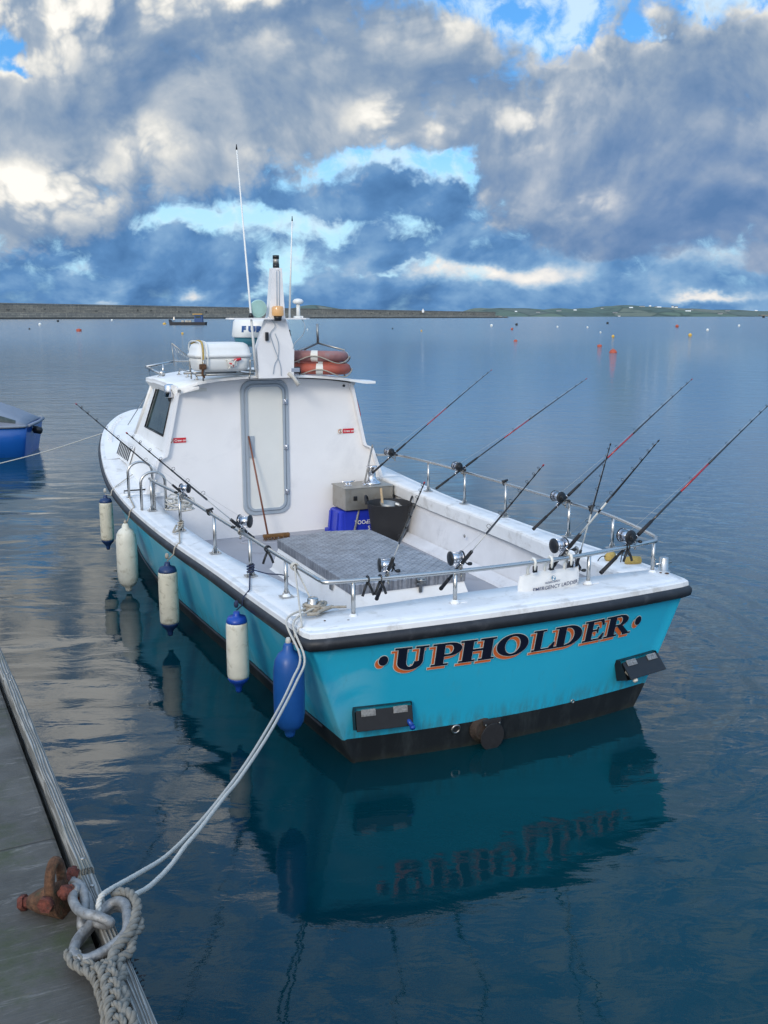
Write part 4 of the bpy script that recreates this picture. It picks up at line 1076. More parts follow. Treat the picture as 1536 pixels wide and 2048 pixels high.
for sg in (-1, 1):
    b = MB(); b.slab(lambda a, c: (sg*(1.18+(wg(5.25+1.9*a)-.0-1.18)*c), 5.25+1.9*a, zc(5.25+1.9*a)+.006), lambda a, c: (sg*(1.18+(wg(5.25+1.9*a)-.0-1.18)*c), 5.25+1.9*a, zc(5.25+1.9*a)-.03), 16, 3)
    part('side_deck', b, 'cap_white', boat)
# bulwark toe at the bow, louvre on the flank
lr_ = Matrix.Rotation(.34, 3, 'Y')
b = MB(); b.box((-1.292, 6.86, 1.115), (.010, .86, .225), rot=lr_, bev=.003); lv_ = part('louvre_frame', b, 'cap_white', wh)
b = MB(); b.box((-1.296, 6.86, 1.115), (.008, .78, .17), rot=lr_); 
for i in range(8): b.box((-1.301, 6.52+i*.10, 1.115), (.010, .040, .150), 1, rot=lr_)
part('louvre_opening', b, ['gelcoat_white', 'black_plastic'], lv_)
b = MB()
for k in range(14):
    v = 7.9+k*.12; b.box((-(wg(v)-.10), v, zc(v)+.02), (.03, .125, .03))
part('toe_rail', b, 'cap_white', boat)
# roof with aft overhang
b = MB()
def roofz(u, v): return 2.068-.10*(abs(u)/1.1)**2.2+.012*(v-5.1)*(1 if v < 6.3 else .2)
def redge(u):
    if u < -.80: return 5.08+(-.80-u)*1.15
    return 5.08+.03*(u/1.2)**2
def rf(a, c, dz=0):
    lim = 1.03+(.0)
    v0 = None
    u0 = -1.04; u1 = 1.21
    u = u0+(u1-u0)*a
    v = redge(u)+(6.78-.10*(u*u)-redge(u))*c
    k = max(0, min(1, (v-5.32)/.25)); u2 = u if u < 1.04 else 1.04+(u-1.04)*(1-k)
    z = roofz(min(u2, 1.08), v)
    if u < -.8 and c < .15: z -= (-.8-u)*.30*(1-c/.15)
    return (u2, v, z+dz)
b.slab(lambda a, c: rf(a, c, .012), lambda a, c: rf(a, c, -.014), 40, 24)
# deep fascia down the port shoulder and starboard side
for sg in (-1, 1):
    R = []
    for i in range(13):
        v = 5.30+1.35*i/12; z = roofz(1.03, v); R.append([(sg*1.035, v, z+.008), (sg*1.045, v, z-.03), (sg*(.995+(.0)), v, z-.105-.0*i), (sg*.965, v, z-.10), (sg*.99, v, z)])
    b.rings(R, 0, False)
b.prism([(-1.045, 5.33, 1.955), (-.80, 5.085, 1.985), (-.80, 5.10, 1.955), (-.955, 5.24, 1.90), (-1.00, 5.30, 1.855)], (.006, .03, 0))
roof = part('roof', b, 'gelcoat_white', wh)
# aft door
def rrect(cx, cz, w_, h_, r, n=7):
    P = []
    for sx, sz, a0 in ((1, 1, 0), (-1, 1, PI/2), (-1, -1, PI), (1, -1, 3*PI/2)):
        for i in range(n+1):
            a = a0+PI/2*i/n; P.append((cx+sx*(w_/2-r)+r*math.cos(a), cz+sz*(h_/2-r)+r*math.sin(a)))
    return P
DC = -.035; DZC = 1.275
b = MB(); O_ = rrect(DC, DZC, .545, 1.49, .12); I_ = rrect(DC, DZC, .40, 1.345, .075)
b.rings([[(x, BV-.004, z) for x, z in O_], [(x, BV-.022, z) for x, z in rrect(DC, DZC, .53, 1.475, .115)], [(x, BV-.022, z) for x, z in rrect(DC, DZC, .475, 1.42, .10)], [(x, BV-.012, z) for x, z in rrect(DC, DZC, .465, 1.41, .098)], [(x, BV-.014, z) for x, z in rrect(DC, DZC, .455, 1.40, .096)], [(x, BV-.03, z) for x, z in rrect(DC, DZC, .445, 1.39, .094)], [(x, BV-.03, z) for x, z in I_], [(x, BV-.008, z) for x, z in I_]], 0, False, False)
door = part('door', MB().prism([(x, BV-.012, z) for x, z in rrect(DC, DZC, .41, 1.355, .08)], (0, .008, 0)), 'door_white', wh)
part('door_frame', b, 'seal_grey', door)
for z in (1.78, 1.28, .78):
    b = MB(); b.box((DC+.225, BV-.036, z), (.05, .014, .055), bev=.004); b.cyl((DC+.225, BV-.046, z-.028), (DC+.225, BV-.046, z+.028), .007, n=8); part('hinge', b, 'chrome', door)
b = MB(); b.box((DC-.165, BV-.024, 1.30), (.062, .012, .235), bev=.003); b.box((DC-.165, BV-.031, 1.31), (.03, .006, .16)); part('handle_plate', b, 'seal_grey', door)
# roundels and notices
def notice(u, z):
    b = MB(); b.box((u+.065, BV-.006, z), (.135, .003, .052)); sg_ = part('crew_notice', b, 'sign_red', wh)
    pl = lambda x, y: (u+.008+x, BV-.0085, z-.012+y)
    m_ = text_mb('Crew only', pl, .034, bold=.0006); part('notice_lettering', m_, 'sign_white', sg_)
    b = MB(); b.box((u-.035, BV-.006, z), (.062, .003, .060)); part('notice_panel', b, 'sign_white', sg_)
    b = MB(); b.torus((u-.035, BV-.0085, z), (0, 1, 0), .023, .003, 22, 5); b.cyl((u-.051, BV-.0085, z+.016), (u-.019, BV-.0085, z-.016), .0022, n=5); part('prohibition_ring', b, 'sign_orange', sg_)
    b = MB(); b.lathe([(.005, 0), (.005, .001)], (u-.035, BV-.0085, z+.013), (0, -1, 0), 8); b.box((u-.035, BV-.0088, z), (.008, .001, .018)); b.cyl((u-.035, BV-.0088, z-.008), (u-.042, BV-.0088, z-.019), .002, n=5); b.cyl((u-.035, BV-.0088, z-.008), (u-.029, BV-.0088, z-.019), .002, n=5)
    part('walking_figure', b, 'sign_black', sg_)
notice(-1.045, 1.41); notice(.885, 1.418)
b = MB(); b.box((-.75, BV-.004, 1.935), (.16, .004, .035), bev=.0015); part('faded_plate', b, 'tape_white', wh)
b = MB(); b.lathe([(.014, 0), (.014, .012)], (.90, BV, 1.93), (0, -1, 0), 10); part('cable_gland', b, 'black_plastic', wh)
# deck light in its chrome shade on the port shoulder, wiring
b = MB(); b.lathe([(.046, -.065), (.052, -.06), (.052, .06), (.035, .072)], (-1.05, 5.37, 1.925), (0, 0, 1), 20); lt = part('deck_light', b, 'chrome', wh)
b = MB(); b.lathe([(.012, -.11), (.024, -.065)], (-1.05, 5.37, 1.925), n=10); part('lamp_socket', b, 'black_plastic', lt)
b = MB(); b.box((-.985, 5.20, 1.935), (.03, .03, .03), bev=.003); part('switch_box', b, 'steel_dull', wh)

# roof fittings
b = MB()
for v in (5.35, 5.75, 6.15): b.cyl((-.76, v, roofz(.76, v)), (-.76, v, roofz(.76, v)+.055), .008); b.lathe([(.03, 0), (.03, .004)], (-.76, v, roofz(.76, v)+.013), n=12)
b.tube([(-.76, 5.32, roofz(.76, 5.3)+.012), (-.76, 5.38, 2.10), (-.76, 6.12, 2.11), (-.76, 6.2, roofz(.76, 6.2)+.01)], .009, 8); part('grab_rail', b, 'steel', wh)
# forward searail frame on the roof front
b = MB()
b.tube([(-.98, 6.90, 2.10), (-.95, 6.30, 2.06)], .016, 8); b.tube([(-.98, 6.95, 2.105), (-.55, 7.15, 2.16)], .016, 8); b.tube([(-.60, 7.1, 2.155), (.9, 7.05, 2.155)], .010, 8)
b.tube([(-.90, 6.35, 2.16), (-.90, 6.35, 2.0)], .012, 8); b.lathe([(.03, -.03), (.03, .03)], (-.92, 6.32, 2.06), (1, 0, 0), 10)
b.tube([(-.98, 6.78, 2.085), (-.99, 6.46, 1.84), (-1.0, 6.40, 1.78)], .010, 8)
b.tube([(-.96, 6.30, 2.04), (-1.13, 7.5, 1.36)], .006, 6)
part('roof_front_rail', b, 'steel', wh)

# ---------------------------------------------------------------- mast
MV = 5.0
mast = MB()
mpoly = [(-.185, 2.055), (-.195, 2.36), (-.080, 2.66), (-.055, 2.70), (-.005, 3.19), (.095, 3.19), (.120, 2.70), (.130, 2.66), (.215, 2.36), (.205, 2.055)]
mast.prism([(x, MV, z) for x, z in mpoly], (0, .11, 0))
mast.lathe([(.058, 0), (.058, .02)], (.05, MV+.055, 3.165), n=16)
mst = part('mast', mast, 'cabin_white', boat)
b = MB()
P = [(-.49, MV-.01), (-.45, MV-.06), (.33, MV-.06), (.385, MV-.02), (.385, MV+.13), (.33, MV+.16), (-.45, MV+.16), (-.49, MV+.11)]
b.prism([(x, y, 2.665) for x, y in P], (0, 0, .016)); part('crosstree', b, 'cabin_white', mst)
b = MB(); b.lathe([(.034, 0), (.034, .05), (.028, .05), (.028, .10), (.034, .10), (.034, .135), (.01, .137)], (.05, MV+.055, 3.185), n=16); b.cyl((.05, MV+.055, 3.17), (.05, MV+.055, 3.19), .015); part('navigation_light', b, 'black_plastic', mst)
b = MB(); b.cyl((.05, MV+.055, 3.235), (.05, MV+.055, 3.285), .031, n=14); part('light_lens', b, 'box_metal', mst)
# hailer horn, amber lamp, gps mushroom
b = MB(); b.lathe([(.085, 0), (.092, .012), (.085, .03), (.062, .06), (.05, .10), (.03, .12)], (-.175, MV-.02, 2.775), (.10, .85, .1), 24); b.lathe([(.065, -.004), (.02, .0)], (-.175, MV-.02, 2.775), (.10, .85, .1), 24)
b.cyl((-.165, MV+.04, 2.68), (-.17, MV+.04, 2.76), .045, .032); part('floodlight', b, 'lamp_glass', mst)
b = MB(); b.lathe([(.058, 0), (.062, .01), (.062, .085), (.052, .10), (.01, .104)], (.015, MV-.075, 2.70), n=20); al = part('amber_lamp', b, 'lamp_amber', mst)
b = MB(); b.lathe([(.034, -.05), (.045, 0), (.03, .004)], (.015, MV-.075, 2.70), n=14); b.box((.015, MV-.03, 2.665), (.03, .07, .02)); part('lamp_foot', b, 'black_plastic', al)
b = MB(); b.lathe([(.035, 0), (.056, .01), (.058, .03), (.04, .05), (.01, .056)], (.285, MV+.05, 2.825), n=20); b.cyl((.285, MV+.05, 2.69), (.285, MV+.05, 2.83), .021); b.box((.285, MV+.05, 2.69), (.09, .06, .02), bev=.004); part('gps_antenna', b, 'radar_white', mst)
b = MB(); b.tube(spline([(.30, MV+.03, 2.70), (.315, MV-.07, 2.60), (.30, MV-.03, 2.5), (.22, MV-.01, 2.42), (.20, MV-.01, 2.36)], 6), .0045, 5)
b.tube(spline([(-.07, MV-.03, 2.70), (.0, MV-.02, 2.60), (-.05, MV-.012, 2.52), (-.02, MV-.012, 2.40), (.05, MV-.012, 2.20), (.06, MV-.012, 2.08)], 6), .004, 5)
b.tube(spline([(.0, MV-.012, 2.52), (.035, MV-.012, 2.42), (.03, MV-.012, 2.28), (-.01, MV-.012, 2.2), (-.03, MV-.012, 2.10)], 6), .004, 5)
b.tube([(.03, MV-.006, 2.72), (.035, MV-.006, 3.16)], .004, 5); b.tube([(.055, MV-.006, 2.72), (.065, MV-.006, 3.16)], .004, 5); part('cable', b, 'seal_grey', mst)
b = MB(); b.box((-.09, MV-.016, 2.49), (.034, .03, .09), bev=.006); part('junction_box', b, 'black_plastic', mst)
b = MB(); b.box((.20, MV+.2, 2.50), (.07, .08, .11), bev=.01); b.cyl((.20, MV+.10, 2.50), (.20, MV+.2, 2.5), .02); part('horn', b, 'black_plastic', mst)
# whips
b = MB(); b.tube([(-.22, MV-.02, 2.15), (-.255, MV-.02, 2.67), (-.355, MV, 4.34)], .012, 8, rfun=lambda s: .018-.012*s); wa = part('whip_aerial', b, 'radar_white', boat)
b = MB(); b.lathe([(.034, 0), (.02, .035), (.014, .05)], (-.258, MV-.02, 2.68), n=12); b.lathe([(.01, 0), (.004, .05)], (-.355, MV, 4.33), n=8); part('aerial_mount', b, 'black_plastic', wa)
b = MB(); b.tube([(.185, MV+.05, 2.68), (.235, MV+.05, 3.68)], .01, 8, rfun=lambda s: .012-.006*s); wa = part('whip_aerial', b, 'radar_white', boat)
b = MB(); b.lathe([(.008, 0), (.003, .05)], (.235, MV+.05, 3.67), n=8); part('aerial_tip', b, 'black_plastic', wa)
# radar scanner in front of the mast
rc = Vector((.05, 5.62, 2.555))
b = MB(); b.lathe([(.315, -.085), (.325, -.07), (.305, .085), (.285, .108), (.05, .125)], rc, n=44); rd = part('radar_dome', b, 'radar_white', boat)
b = MB(); b.lathe([(.235, -.185), (.285, -.155), (.302, -.085)], rc, n=44); part('radar_base', b, 'radar_blue', rd)
b = MB(); b.cyl(rc+Vector((0, 0, -.45)), rc+Vector((0, 0, -.15)), .07); b.box(rc+Vector((0, 0, -.17)), (.34, .25, .03), bev=.006); part('radar_bracket', b, 'seal_grey', rd)
for kk, ch in enumerate('FURUNO'):
    a0 = math.radians(-149)+kk*.275
    def pl(x, y, a0=a0):
        a = a0+x*1.42/.32; rr = .3205-.0125*(y/.1); return (rc.x+rr*math.cos(a), rc.y+rr*math.sin(a), rc.z-.022+y)
    part('radar_lettering', text_mb(ch, pl, .082, bold=.006), 'letter_blue', rd)
b = MB()
for i in range(8):
    b.tube([(-.60+i*.02, 6.6, 2.12+.0*i), (-.72+i*.035, 6.62, 2.38-.028*i)], .003, 5)
b.tube([(-.73, 6.62, 2.39), (-.47, 6.62, 2.17)], .006, 6); b.tube([(-.73, 6.62, 2.39), (-.71, 6.62, 2.12)], .006, 6)
part('grille_aerial', b, 'steel_dull', boat)
# boat hook / mop laid over the roof edge
b = MB(); b.tube([(-.26, 5.35, 2.13), (.16, 5.00, 2.095)], .013, 10); b2 = b
mp = solo('deck_brush', b, 'steel_dull', 'grey-handled deck brush lying over the roof edge by the lamp', 'brush', (.0, 5.2, 2.1))
b = MB(); b.tube([(.15, 5.01, 2.10), (.19, 4.97, 2.06), (.235, 4.93, 1.98)], .026, 10, rfun=lambda s: .024+.006*math.sin(s*9)); part('brush_head', b, 'rope_white', mp)
# floodlight at the roof edge
t = part('work_light', MB().box((.225, 5.03, 2.135), (.12, .05, .065), bev=.008), 'black_plastic', boat)
part('light_lens', MB().box((.225, 5.001, 2.135), (.095, .006, .042), bev=.002), 'chrome', t)
b = MB(); b.tube([(.16, 5.03, 2.12), (.155, 5.06, 2.08)], .008, 6); b.tube([(.29, 5.03, 2.12), (.295, 5.06, 2.08)], .008, 6); part('light_bracket', b, 'black_plastic', t)
# lifejacket-light canister on the starboard flank
t = thing('throw_line', 'red throw line case hung on the far side of the cabin', 'safety line', (1.12, 5.42, 1.7))
b = MB(); b.tube(spline([(1.065, 5.40, 1.80), (1.09, 5.42, 1.72), (1.115, 5.42, 1.63), (1.14, 5.42, 1.56)], 4), .03, 10, rfun=lambda s: .022+.012*math.sin(s*PI)); part('case', b, 'sign_red', t)
b = MB(); b.tube(spline([(1.03, 5.40, 1.90), (1.05, 5.38, 1.86), (1.06, 5.40, 1.81)], 4), .008, 6); part('strap', b, 'black_soft', t)
b = MB(); b.tube(spline([(1.14, 5.42, 1.55), (1.16, 5.42, 1.48), (1.15, 5.42, 1.42), (1.17, 5.40, 1.35)], 4), .006, 6); part('cord', b, 'rope_white', t)

# ---------------------------------------------------------------- handrail, hoops, bollards
RZ = 1.155
rail = thing('handrail_root', 'x', 'x', (0, 0, 0)); bpy.data.objects.remove(rail)
railpts = [(-1.47, 4.48), (-1.46, 4.2), (-1.40, 3.5), (-1.365, 2.5), (-1.335, 1.6), (-1.315, .95), (-1.29, .32), (-1.20, .245), (-.45, .165), (.15, .16), (.60, .20), (1.225, .32), (1.33, .50), (1.48, 1.18), (1.51, 1.8), (1.515, 2.8), (1.51, 3.55), (1.49, 4.35), (1.40, 4.95), (1.28, 5.28)]
path = []
for k, (u, v) in enumerate(railpts): path.append(Vector((u, v, RZ-(.03 if k in (len(railpts)-1,) else 0))))
b = MB(); b.tube(spline(path[:7], 6)[:-1]+spline(path[6:12], 6)[:-1]+spline(path[11:], 6), .0142, 10)
hr = part('handrail', b, 'steel', boat)
posts = [(-1.459, 4.479), (-1.404, 3.503), (-1.363, 2.476), (-1.333, 1.609), (-1.301, .915), (-1.11, .235), (-.451, .175), (.571, .20), (1.212, .325), (1.52, 1.182), (1.505, 1.756), (1.513, 2.788), (1.512, 3.571), (1.495, 4.348)]
for i, (u, v) in enumerate(posts):
    z0 = zc(v)+.008+(.02 if abs(u) < .8 else 0); b = MB()
    k = 1 if i in (1, 2) else 0
    b.cyl((u, v, z0), (u, v, RZ-.004), .0135, n=12)
    if v > .6: b.box((u, v, z0+.003), (.085, .075, .008), bev=.002); b.cyl((u-.03, v, z0), (u-.012, v, z0+.05), .004, n=5); b.cyl((u+.03, v, z0), (u+.012, v, z0+.05), .004, n=5)
    p_ = part('stanchion', b, 'steel', boat)
    if v <= .6 or i == 4:
        b = MB(); b.lathe([(.034, -.001), (.028, .010), (.017, .024)], (u, v, z0), n=14); b.box((u+.03, v+.01, z0+.001), (.10, .05, .006), bev=.002); part('sealed_foot', b, 'cap_white', p_)
b = MB(); b.tube(spline([(-1.43, 4.50, .80), (-1.43, 4.50, 1.10), (-1.40, 4.48, 1.13)], 5), .0135, 10); part('stanchion', b, 'steel', boat)
def hoop(u, v, du, dv, z0, z1, r):
    P = [(u, v, z0), (u, v, z1-.10)]+[(u+du*(1-math.cos(a))/2, v+dv*(1-math.cos(a))/2, z1-.10+.10*math.sin(a)) for a in [PI*i/10 for i in range(1, 10)]]+[(u+du, v+dv, z1-.10), (u+du, v+dv, z0)]
    b = MB(); b.tube(P, r, 10)
    for q in (0, 1): b.lathe([(.03, 0), (.03, .006)], (u+du*q, v+dv*q, z0-.002), n=12)
    part('boarding_hoop', b, 'steel', boat)
hoop(-1.56, 5.15, .25, .02, .86, 1.225, .014); hoop(-1.545, 4.55, .24, .02, .83, 1.205, .014)
b = MB(); b.tube([(-1.575, 5.35, .84), (-1.575, 5.35, .90), (-1.30, 5.35, .90), (-1.30, 5.35, .84)], .008, 8); part('fairlead_bar', b, 'black_plastic', boat)
for (u, v) in ((-1.297, .428), (1.318, .335)):
    b = MB(); z0 = zc(v)+.006; b.lathe([(.052, 0), (.052, .006), (.034, .008), (.034, .098), (.030, .105), (.0, .106)], (u, v, z0), n=22); b.cyl((u-.07, v, z0+.06), (u+.07, v, z0+.06), .007, n=8)
    part('mooring_bollard', b, 'steel', boat)
# wet sand-coloured scuffs on the capping near the hoops
# coil of mooring line behind the hoops
b = MB(); P = []
for i in range(120):
    a = i*.35; r = .10+.035*math.sin(i*.9); P.append((-1.20+r*math.cos(a), 4.42+r*1.7*math.sin(a)+.02*math.sin(i*2.3), .845+.0009*i+.01*math.sin(i*1.3)))
b = MB(); b.tube(P, .0075, 6); o = solo('coiled_line', b, 'rope_white', 'coil of pale mooring line on the side deck behind the boarding hoops', 'rope', (-1.2, 4.4, .81))

# ---------------------------------------------------------------- ropes ashore
def Bw(u, v, z): return BM @ Vector((u, v, z))
bol = (-1.297, .428)
pa = [(-.655, 2.045, 1.325), (-.672, 2.066, 1.315), (-.678, 2.095, 1.335), (-.670, 2.13, 1.335), (-.651, 2.357, 1.245), (-.635, 2.603, 1.150), (-.616, 2.909, 1.065), (-.594, 3.254, .988), (-.56, 3.789, .893), (-.520, 4.522, .800), (-.490, 4.95, .790), (-.47, 5.20, .83)]
ed = Bw(-1.525, .26, .95); e2 = Bw(-1.36, .40, .965)
pa += [tuple(ed), tuple(e2), tuple(Bw(-1.27, .48, .97)), tuple(Bw(-1.245, .44, .98))]
pb_ = [(-.60, 2.09, 1.30), (-.613, 2.14, 1.312), (-.607, 2.288, 1.250), (-.598, 2.475, 1.192), (-.590, 2.639, 1.158), (-.581, 2.821, 1.112), (-.563, 3.185, 1.033), (-.545, 3.45, .978), (-.506, 4.132, .87), (-.466, 4.932, .785), (-.445, 5.20, .82)]
pb_ += [tuple(Bw(-1.50, .21, .945)), tuple(Bw(-1.34, .36, .965)), tuple(Bw(-1.26, .385, .975))]
mo = thing('stern_mooring_line', 'pale three-strand mooring line running from the stern bollard down to the quay ring', 'mooring rope', (-.6, 2.1, 1.3), None, W0)
part('line', rope(pa, .0072, twist=.035, seg=6, m=5), 'rope_white', mo)
part('line', rope(pb_, .0072, twist=.035, seg=6, m=5), 'rope_white', mo)
# turns round the bollard
b = MB(); P = []
for i in range(90):
    a = i*.42; P.append(Vector((bol[0]+.050*math.cos(a)*(1+.15*math.sin(i*.7)), bol[1]+.050*math.sin(a), zc(.4)+.018+.055*(i/90)+.006*math.sin(i))))
t = thing('bollard_hitch', 'weathered rope turns hitched round the port stern bollard', 'rope', (bol[0], bol[1], .91))
b.tube(P, .010, 7); part('turns', b, 'rope_old', t)
b = MB(); b.tube(spline([(bol[0]+.05, bol[1], .985), (bol[0]+.10, bol[1]+.04, .965), (bol[0]+.04, bol[1]-.05, .96), (bol[0]+.12, bol[1]-.02, .955), (bol[0]+.02, bol[1]-.08, .955), (bol[0]-.02, bol[1]-.12, .955), (bol[0]-.08, bol[1]-.12, .96)], 6), .011, 7)
b.tube(spline([(bol[0]+.04, bol[1]-.02, .96), (bol[0]+.14, bol[1]-.04, .955), (bol[0]+.20, bol[1]-.05, .952)], 6), .008, 6)
part('tail', b, 'rope_old', t)

# ---------------------------------------------------------------- fenders
def fender(name, label, u, v, z0, z1, r, body, ends, lug='eye', tie=None, rope_m='rope_old', grp='fenders hung along the port side'):
    t = thing(name, label, 'fender', (u, v, z0), grp)
    H_ = z1-z0; e = .13*H_ if ends else .09
    b = MB()
    if ends:
        b.lathe([(r*.93, e), (r*.99, e+.02), (r, e+.05), (r*1.01, H_*.5), (r, H_-e-.05), (r*.985, H_-e-.02), (r*.93, H_-e)], (u, v, z0), n=28); part('body', b, body, t)
        b = MB(); b.lathe([(r*.94, H_-e-.004), (r*.96, H_-e+.006), (r*.80, H_-e+.035), (r*.42, H_-.035), (r*.30, H_-.02), (r*.28, H_)], (u, v, z0), n=24); part('top_cap', b, ends, t)
        b = MB(); b.lathe([(r*.22, -.035), (r*.30, -.02), (r*.30, 0), (r*.5, .022), (r*.84, e-.025), (r*.97, e-.004), (r*.94, e+.004)], (u, v, z0), n=24); part('bottom_cap', b, ends, t)
    else:
        pr = [(r*.25, -.05), (r*.33, -.035), (r*.36, -.01), (r*.68, .01), (r*.90, .045), (r, .10), (r*1.02, H_*.5), (r, H_-.12), (r*.90, H_-.06), (r*.66, H_-.02), (r*.38, H_+.0), (r*.32, H_+.03), (r*.2, H_+.045)]
        b.lathe(pr, (u, v, z0), n=30); part('body', b, body, t)
    top = Vector((u, v, z1+.01))
    if tie:
        e_ = Vector(tie[-1]); vv_ = v+.03
        P = [top, Vector((-(wg(vv_)+.058), vv_-.01, zg(vv_)-.045)), Vector((-(wg(vv_)+.045), vv_, zg(vv_)+.005)), Vector((-(wg(vv_)-.005), vv_+.02, zc(vv_)+.017))]
        m_ = P[-1].lerp(e_, .5); m_.z = max(m_.z, zc(m_.y)+.014) if e_.z < 1.1 else m_.z; e_.z = max(e_.z, zc(e_.y)+.02); P += [m_, e_]
        b = MB()
        ln = part('lanyard', rope([q for a_, b_ in zip(P, P[1:]) for q in (a_, a_.lerp(b_, .35), a_.lerp(b_, .7))]+[P[-1]], .0062 if rope_m != 'rope_blue' else .005, twist=.03, seg=3, m=5), rope_m, t)
        b = MB(); b.lathe([(.010, 0), (.016, .012), (.016, .03), (.010, .045)], P[0]+Vector((0, 0, .02)), n=8)
        part('knot', b, rope_m, ln)
    return t
fender('fender', 'plain royal blue fender, nearest the stern corner', -1.56, .13, .34, .82, .090, 'fender_blue', None, tie=[(-1.57, .16, .90), (-1.52, .30, .93), (-1.40, .55, 1.00), (-1.315, .70, 1.165)], rope_m='rope_white')
fender('fender', 'clean white fender with bright blue ends, second from the stern', -1.58, 1.13, .24, .77, .074, 'fender_white', 'end_blue', tie=[(-1.58, 1.15, .83), (-1.53, 1.25, .87), (-1.42, 1.45, .86), (-1.345, 1.59, .865)], rope_m='rope_blue')
fender('fender', 'grubby cream fender with navy ends hanging amidships', -1.655, 2.93, .10, .70, .080, 'fender_dirty', 'end_navy', tie=[(-1.65, 2.97, .76), (-1.60, 3.1, .815), (-1.5, 3.35, .82), (-1.42, 3.49, .85)])
fender('fender', 'cream sausage fender without coloured ends, below the boarding hoops', -1.70, 4.62, .07, .66, .100, 'fender_white', None, tie=[(-1.68, 4.65, .74), (-1.65, 4.8, .80), (-1.60, 5.0, .85), (-1.565, 5.13, .88)])
fender('fender', 'slim stained fender with navy ends nearest the bow', -1.73, 5.62, .26, .82, .070, 'fender_dirty', 'end_navy', tie=[(-1.73, 5.66, .90), (-1.70, 5.75, .95), (-1.60, 5.9, .89), (-1.35, 6.1, .95)], rope_m='rope_white')
# loops of rope on the stanchion feet
for (u, v, m_, lb) in ((-1.404, 3.50, 'rope_old', 'worn rope hitch round the stanchion foot above the grubby fender'), (-1.333, 1.609, 'rope_blue', 'dark cord knotted round the stanchion foot above the clean fender'), (-1.315, .70, 'rope_white', 'pale rope hitch on the handrail above the blue fender')):
    z0 = RZ if v < 1 else zc(v)+.03; b = MB(); P = []
    for i in range(40):
        a = i*.5
        if v < 1: P.append((u+.022*math.cos(a), v+.03*(i/40-.5), z0+.022*math.sin(a)))
        else: P.append((u+.024*math.cos(a), v+.024*math.sin(a), z0+.0016*i))
    b.tube(P, .0065, 6)
    if v > 3: b.tube(spline([(u+.02, v, z0+.05), (u-.02, v-.08, z0+.02), (u-.10, v-.15, z0), (u-.05, v-.05, z0+.04)], 5), .009, 6)
    if v < 1: b.tube([(u, v+.01, z0), (u+.02, v-.13, z0-.10), (u+.035, v-.28, z0-.22)], .006, 6)
    if m_ == 'rope_blue': b.tube(spline([(u, v, z0+.03), (u+.10, v-.06, z0), (u+.19, v-.09, z0-.01), (u+.24, v-.13, z0-.02)], 5), .0045, 6)
    solo('rope_hitch', b, m_, lb, 'rope', (u, v, z0))

# ---------------------------------------------------------------- on the roof
# liferaft canister in its cradle
lc = Vector((-.56, 5.14, 2.285)); th = Matrix.Rotation(math.radians(4), 3, 'Z')
t = thing('liferaft_canister', 'white moulded liferaft canister strapped in a steel cradle on the roof', 'liferaft', lc-Vector((0, 0, .15)))
def sect(hx, hy, z, r):
    return [lc+th @ Vector((x, y, z)) for x, y in rrect(0, 0, hx*2, hy*2, r, 6)]
b = MB(); b.rings([sect(.20, .12, -.150, .07), sect(.255, .165, -.143, .09), sect(.278, .190, -.115, .10), sect(.284, .196, -.05, .10), sect(.290, .202, -.002, .10)], 0, True); part('lower_shell', b, 'radar_white', t)
b = MB(); b.rings([sect(.305, .215, -.004, .11), sect(.306, .217, .030, .11), sect(.294, .204, .034, .10), sect(.288, .196, .085, .10), sect(.268, .176, .125, .09), sect(.235, .145, .145, .08), sect(.15, .09, .150, .06)], 0, True); part('lid', b, 'radar_white', t)
b = MB()
for x in (-.20, -.235, -.265):
    pr = [(x, -.205, -.12), (x, -.222, 0), (x, -.215, .06), (x, -.17, .145), (x, 0, .162), (x, .17, .145), (x, .215, .06)]
    b.tube([lc+th @ Vector(q) for q in spline(pr, 4)], .006, 6)
part('moulded_rib', b, 'radar_white', t)
b = MB(); b.tube([lc+th @ Vector(q) for q in spline([(-.25, -.20, -.15), (-.25, -.225, 0), (-.245, -.18, .145), (-.24, 0, .163), (-.24, .2, .13)], 5)], .010, 6); part('strap', b, 'float_yellow', t)
b = MB(); z = -.175
for y in (-.20, .20): b.tube([lc+th @ Vector(q) for q in ((-.33, y, z), (.30, y, z))], .012, 8)
for x in (-.25, .25):
    b.tube([lc+th @ Vector(q) for q in spline([(x, -.23, -.02), (x, -.225, -.15), (x, -.19, z), (x, .19, z), (x, .225, -.15), (x, .23, -.02)], 4)], .010, 8)
for x, y in ((-.25, -.2), (.25, -.2), (-.25, .2), (.25, .2)):
    b.cyl(lc+th @ Vector((x, y, z)), lc+th @ Vector((x, y, z-.06)), .009)
part('cradle', b, 'steel_dull', t)
b = MB()
for k in range(7):
    P = [lc+th @ Vector((.06+random.uniform(-.05, .05), -.215-random.uniform(0, .02), -.05+random.uniform(-.05, .03))) for _ in range(4)]
    b.tube(spline(P, 4), .006, 5)
b.tube([lc+th @ Vector(q) for q in spline([(.0, -.21, -.02), (.05, -.225, -.06), (.02, -.215, -.12)], 5)], .008, 5)
kn = part('painter_knot', b, 'tape_white', t)
b = MB(); b.tube([lc+th @ Vector(q) for q in spline([(.08, -.222, -.035), (.115, -.228, -.025), (.15, -.222, -.02)], 4)], .014, 8)
b.tube([lc+th @ Vector(q) for q in spline([(.02, -.222, -.06), (.05, -.232, -.07), (.07, -.222, -.10)], 4)], .007, 6); part('painter_end', b, 'sign_red', kn)
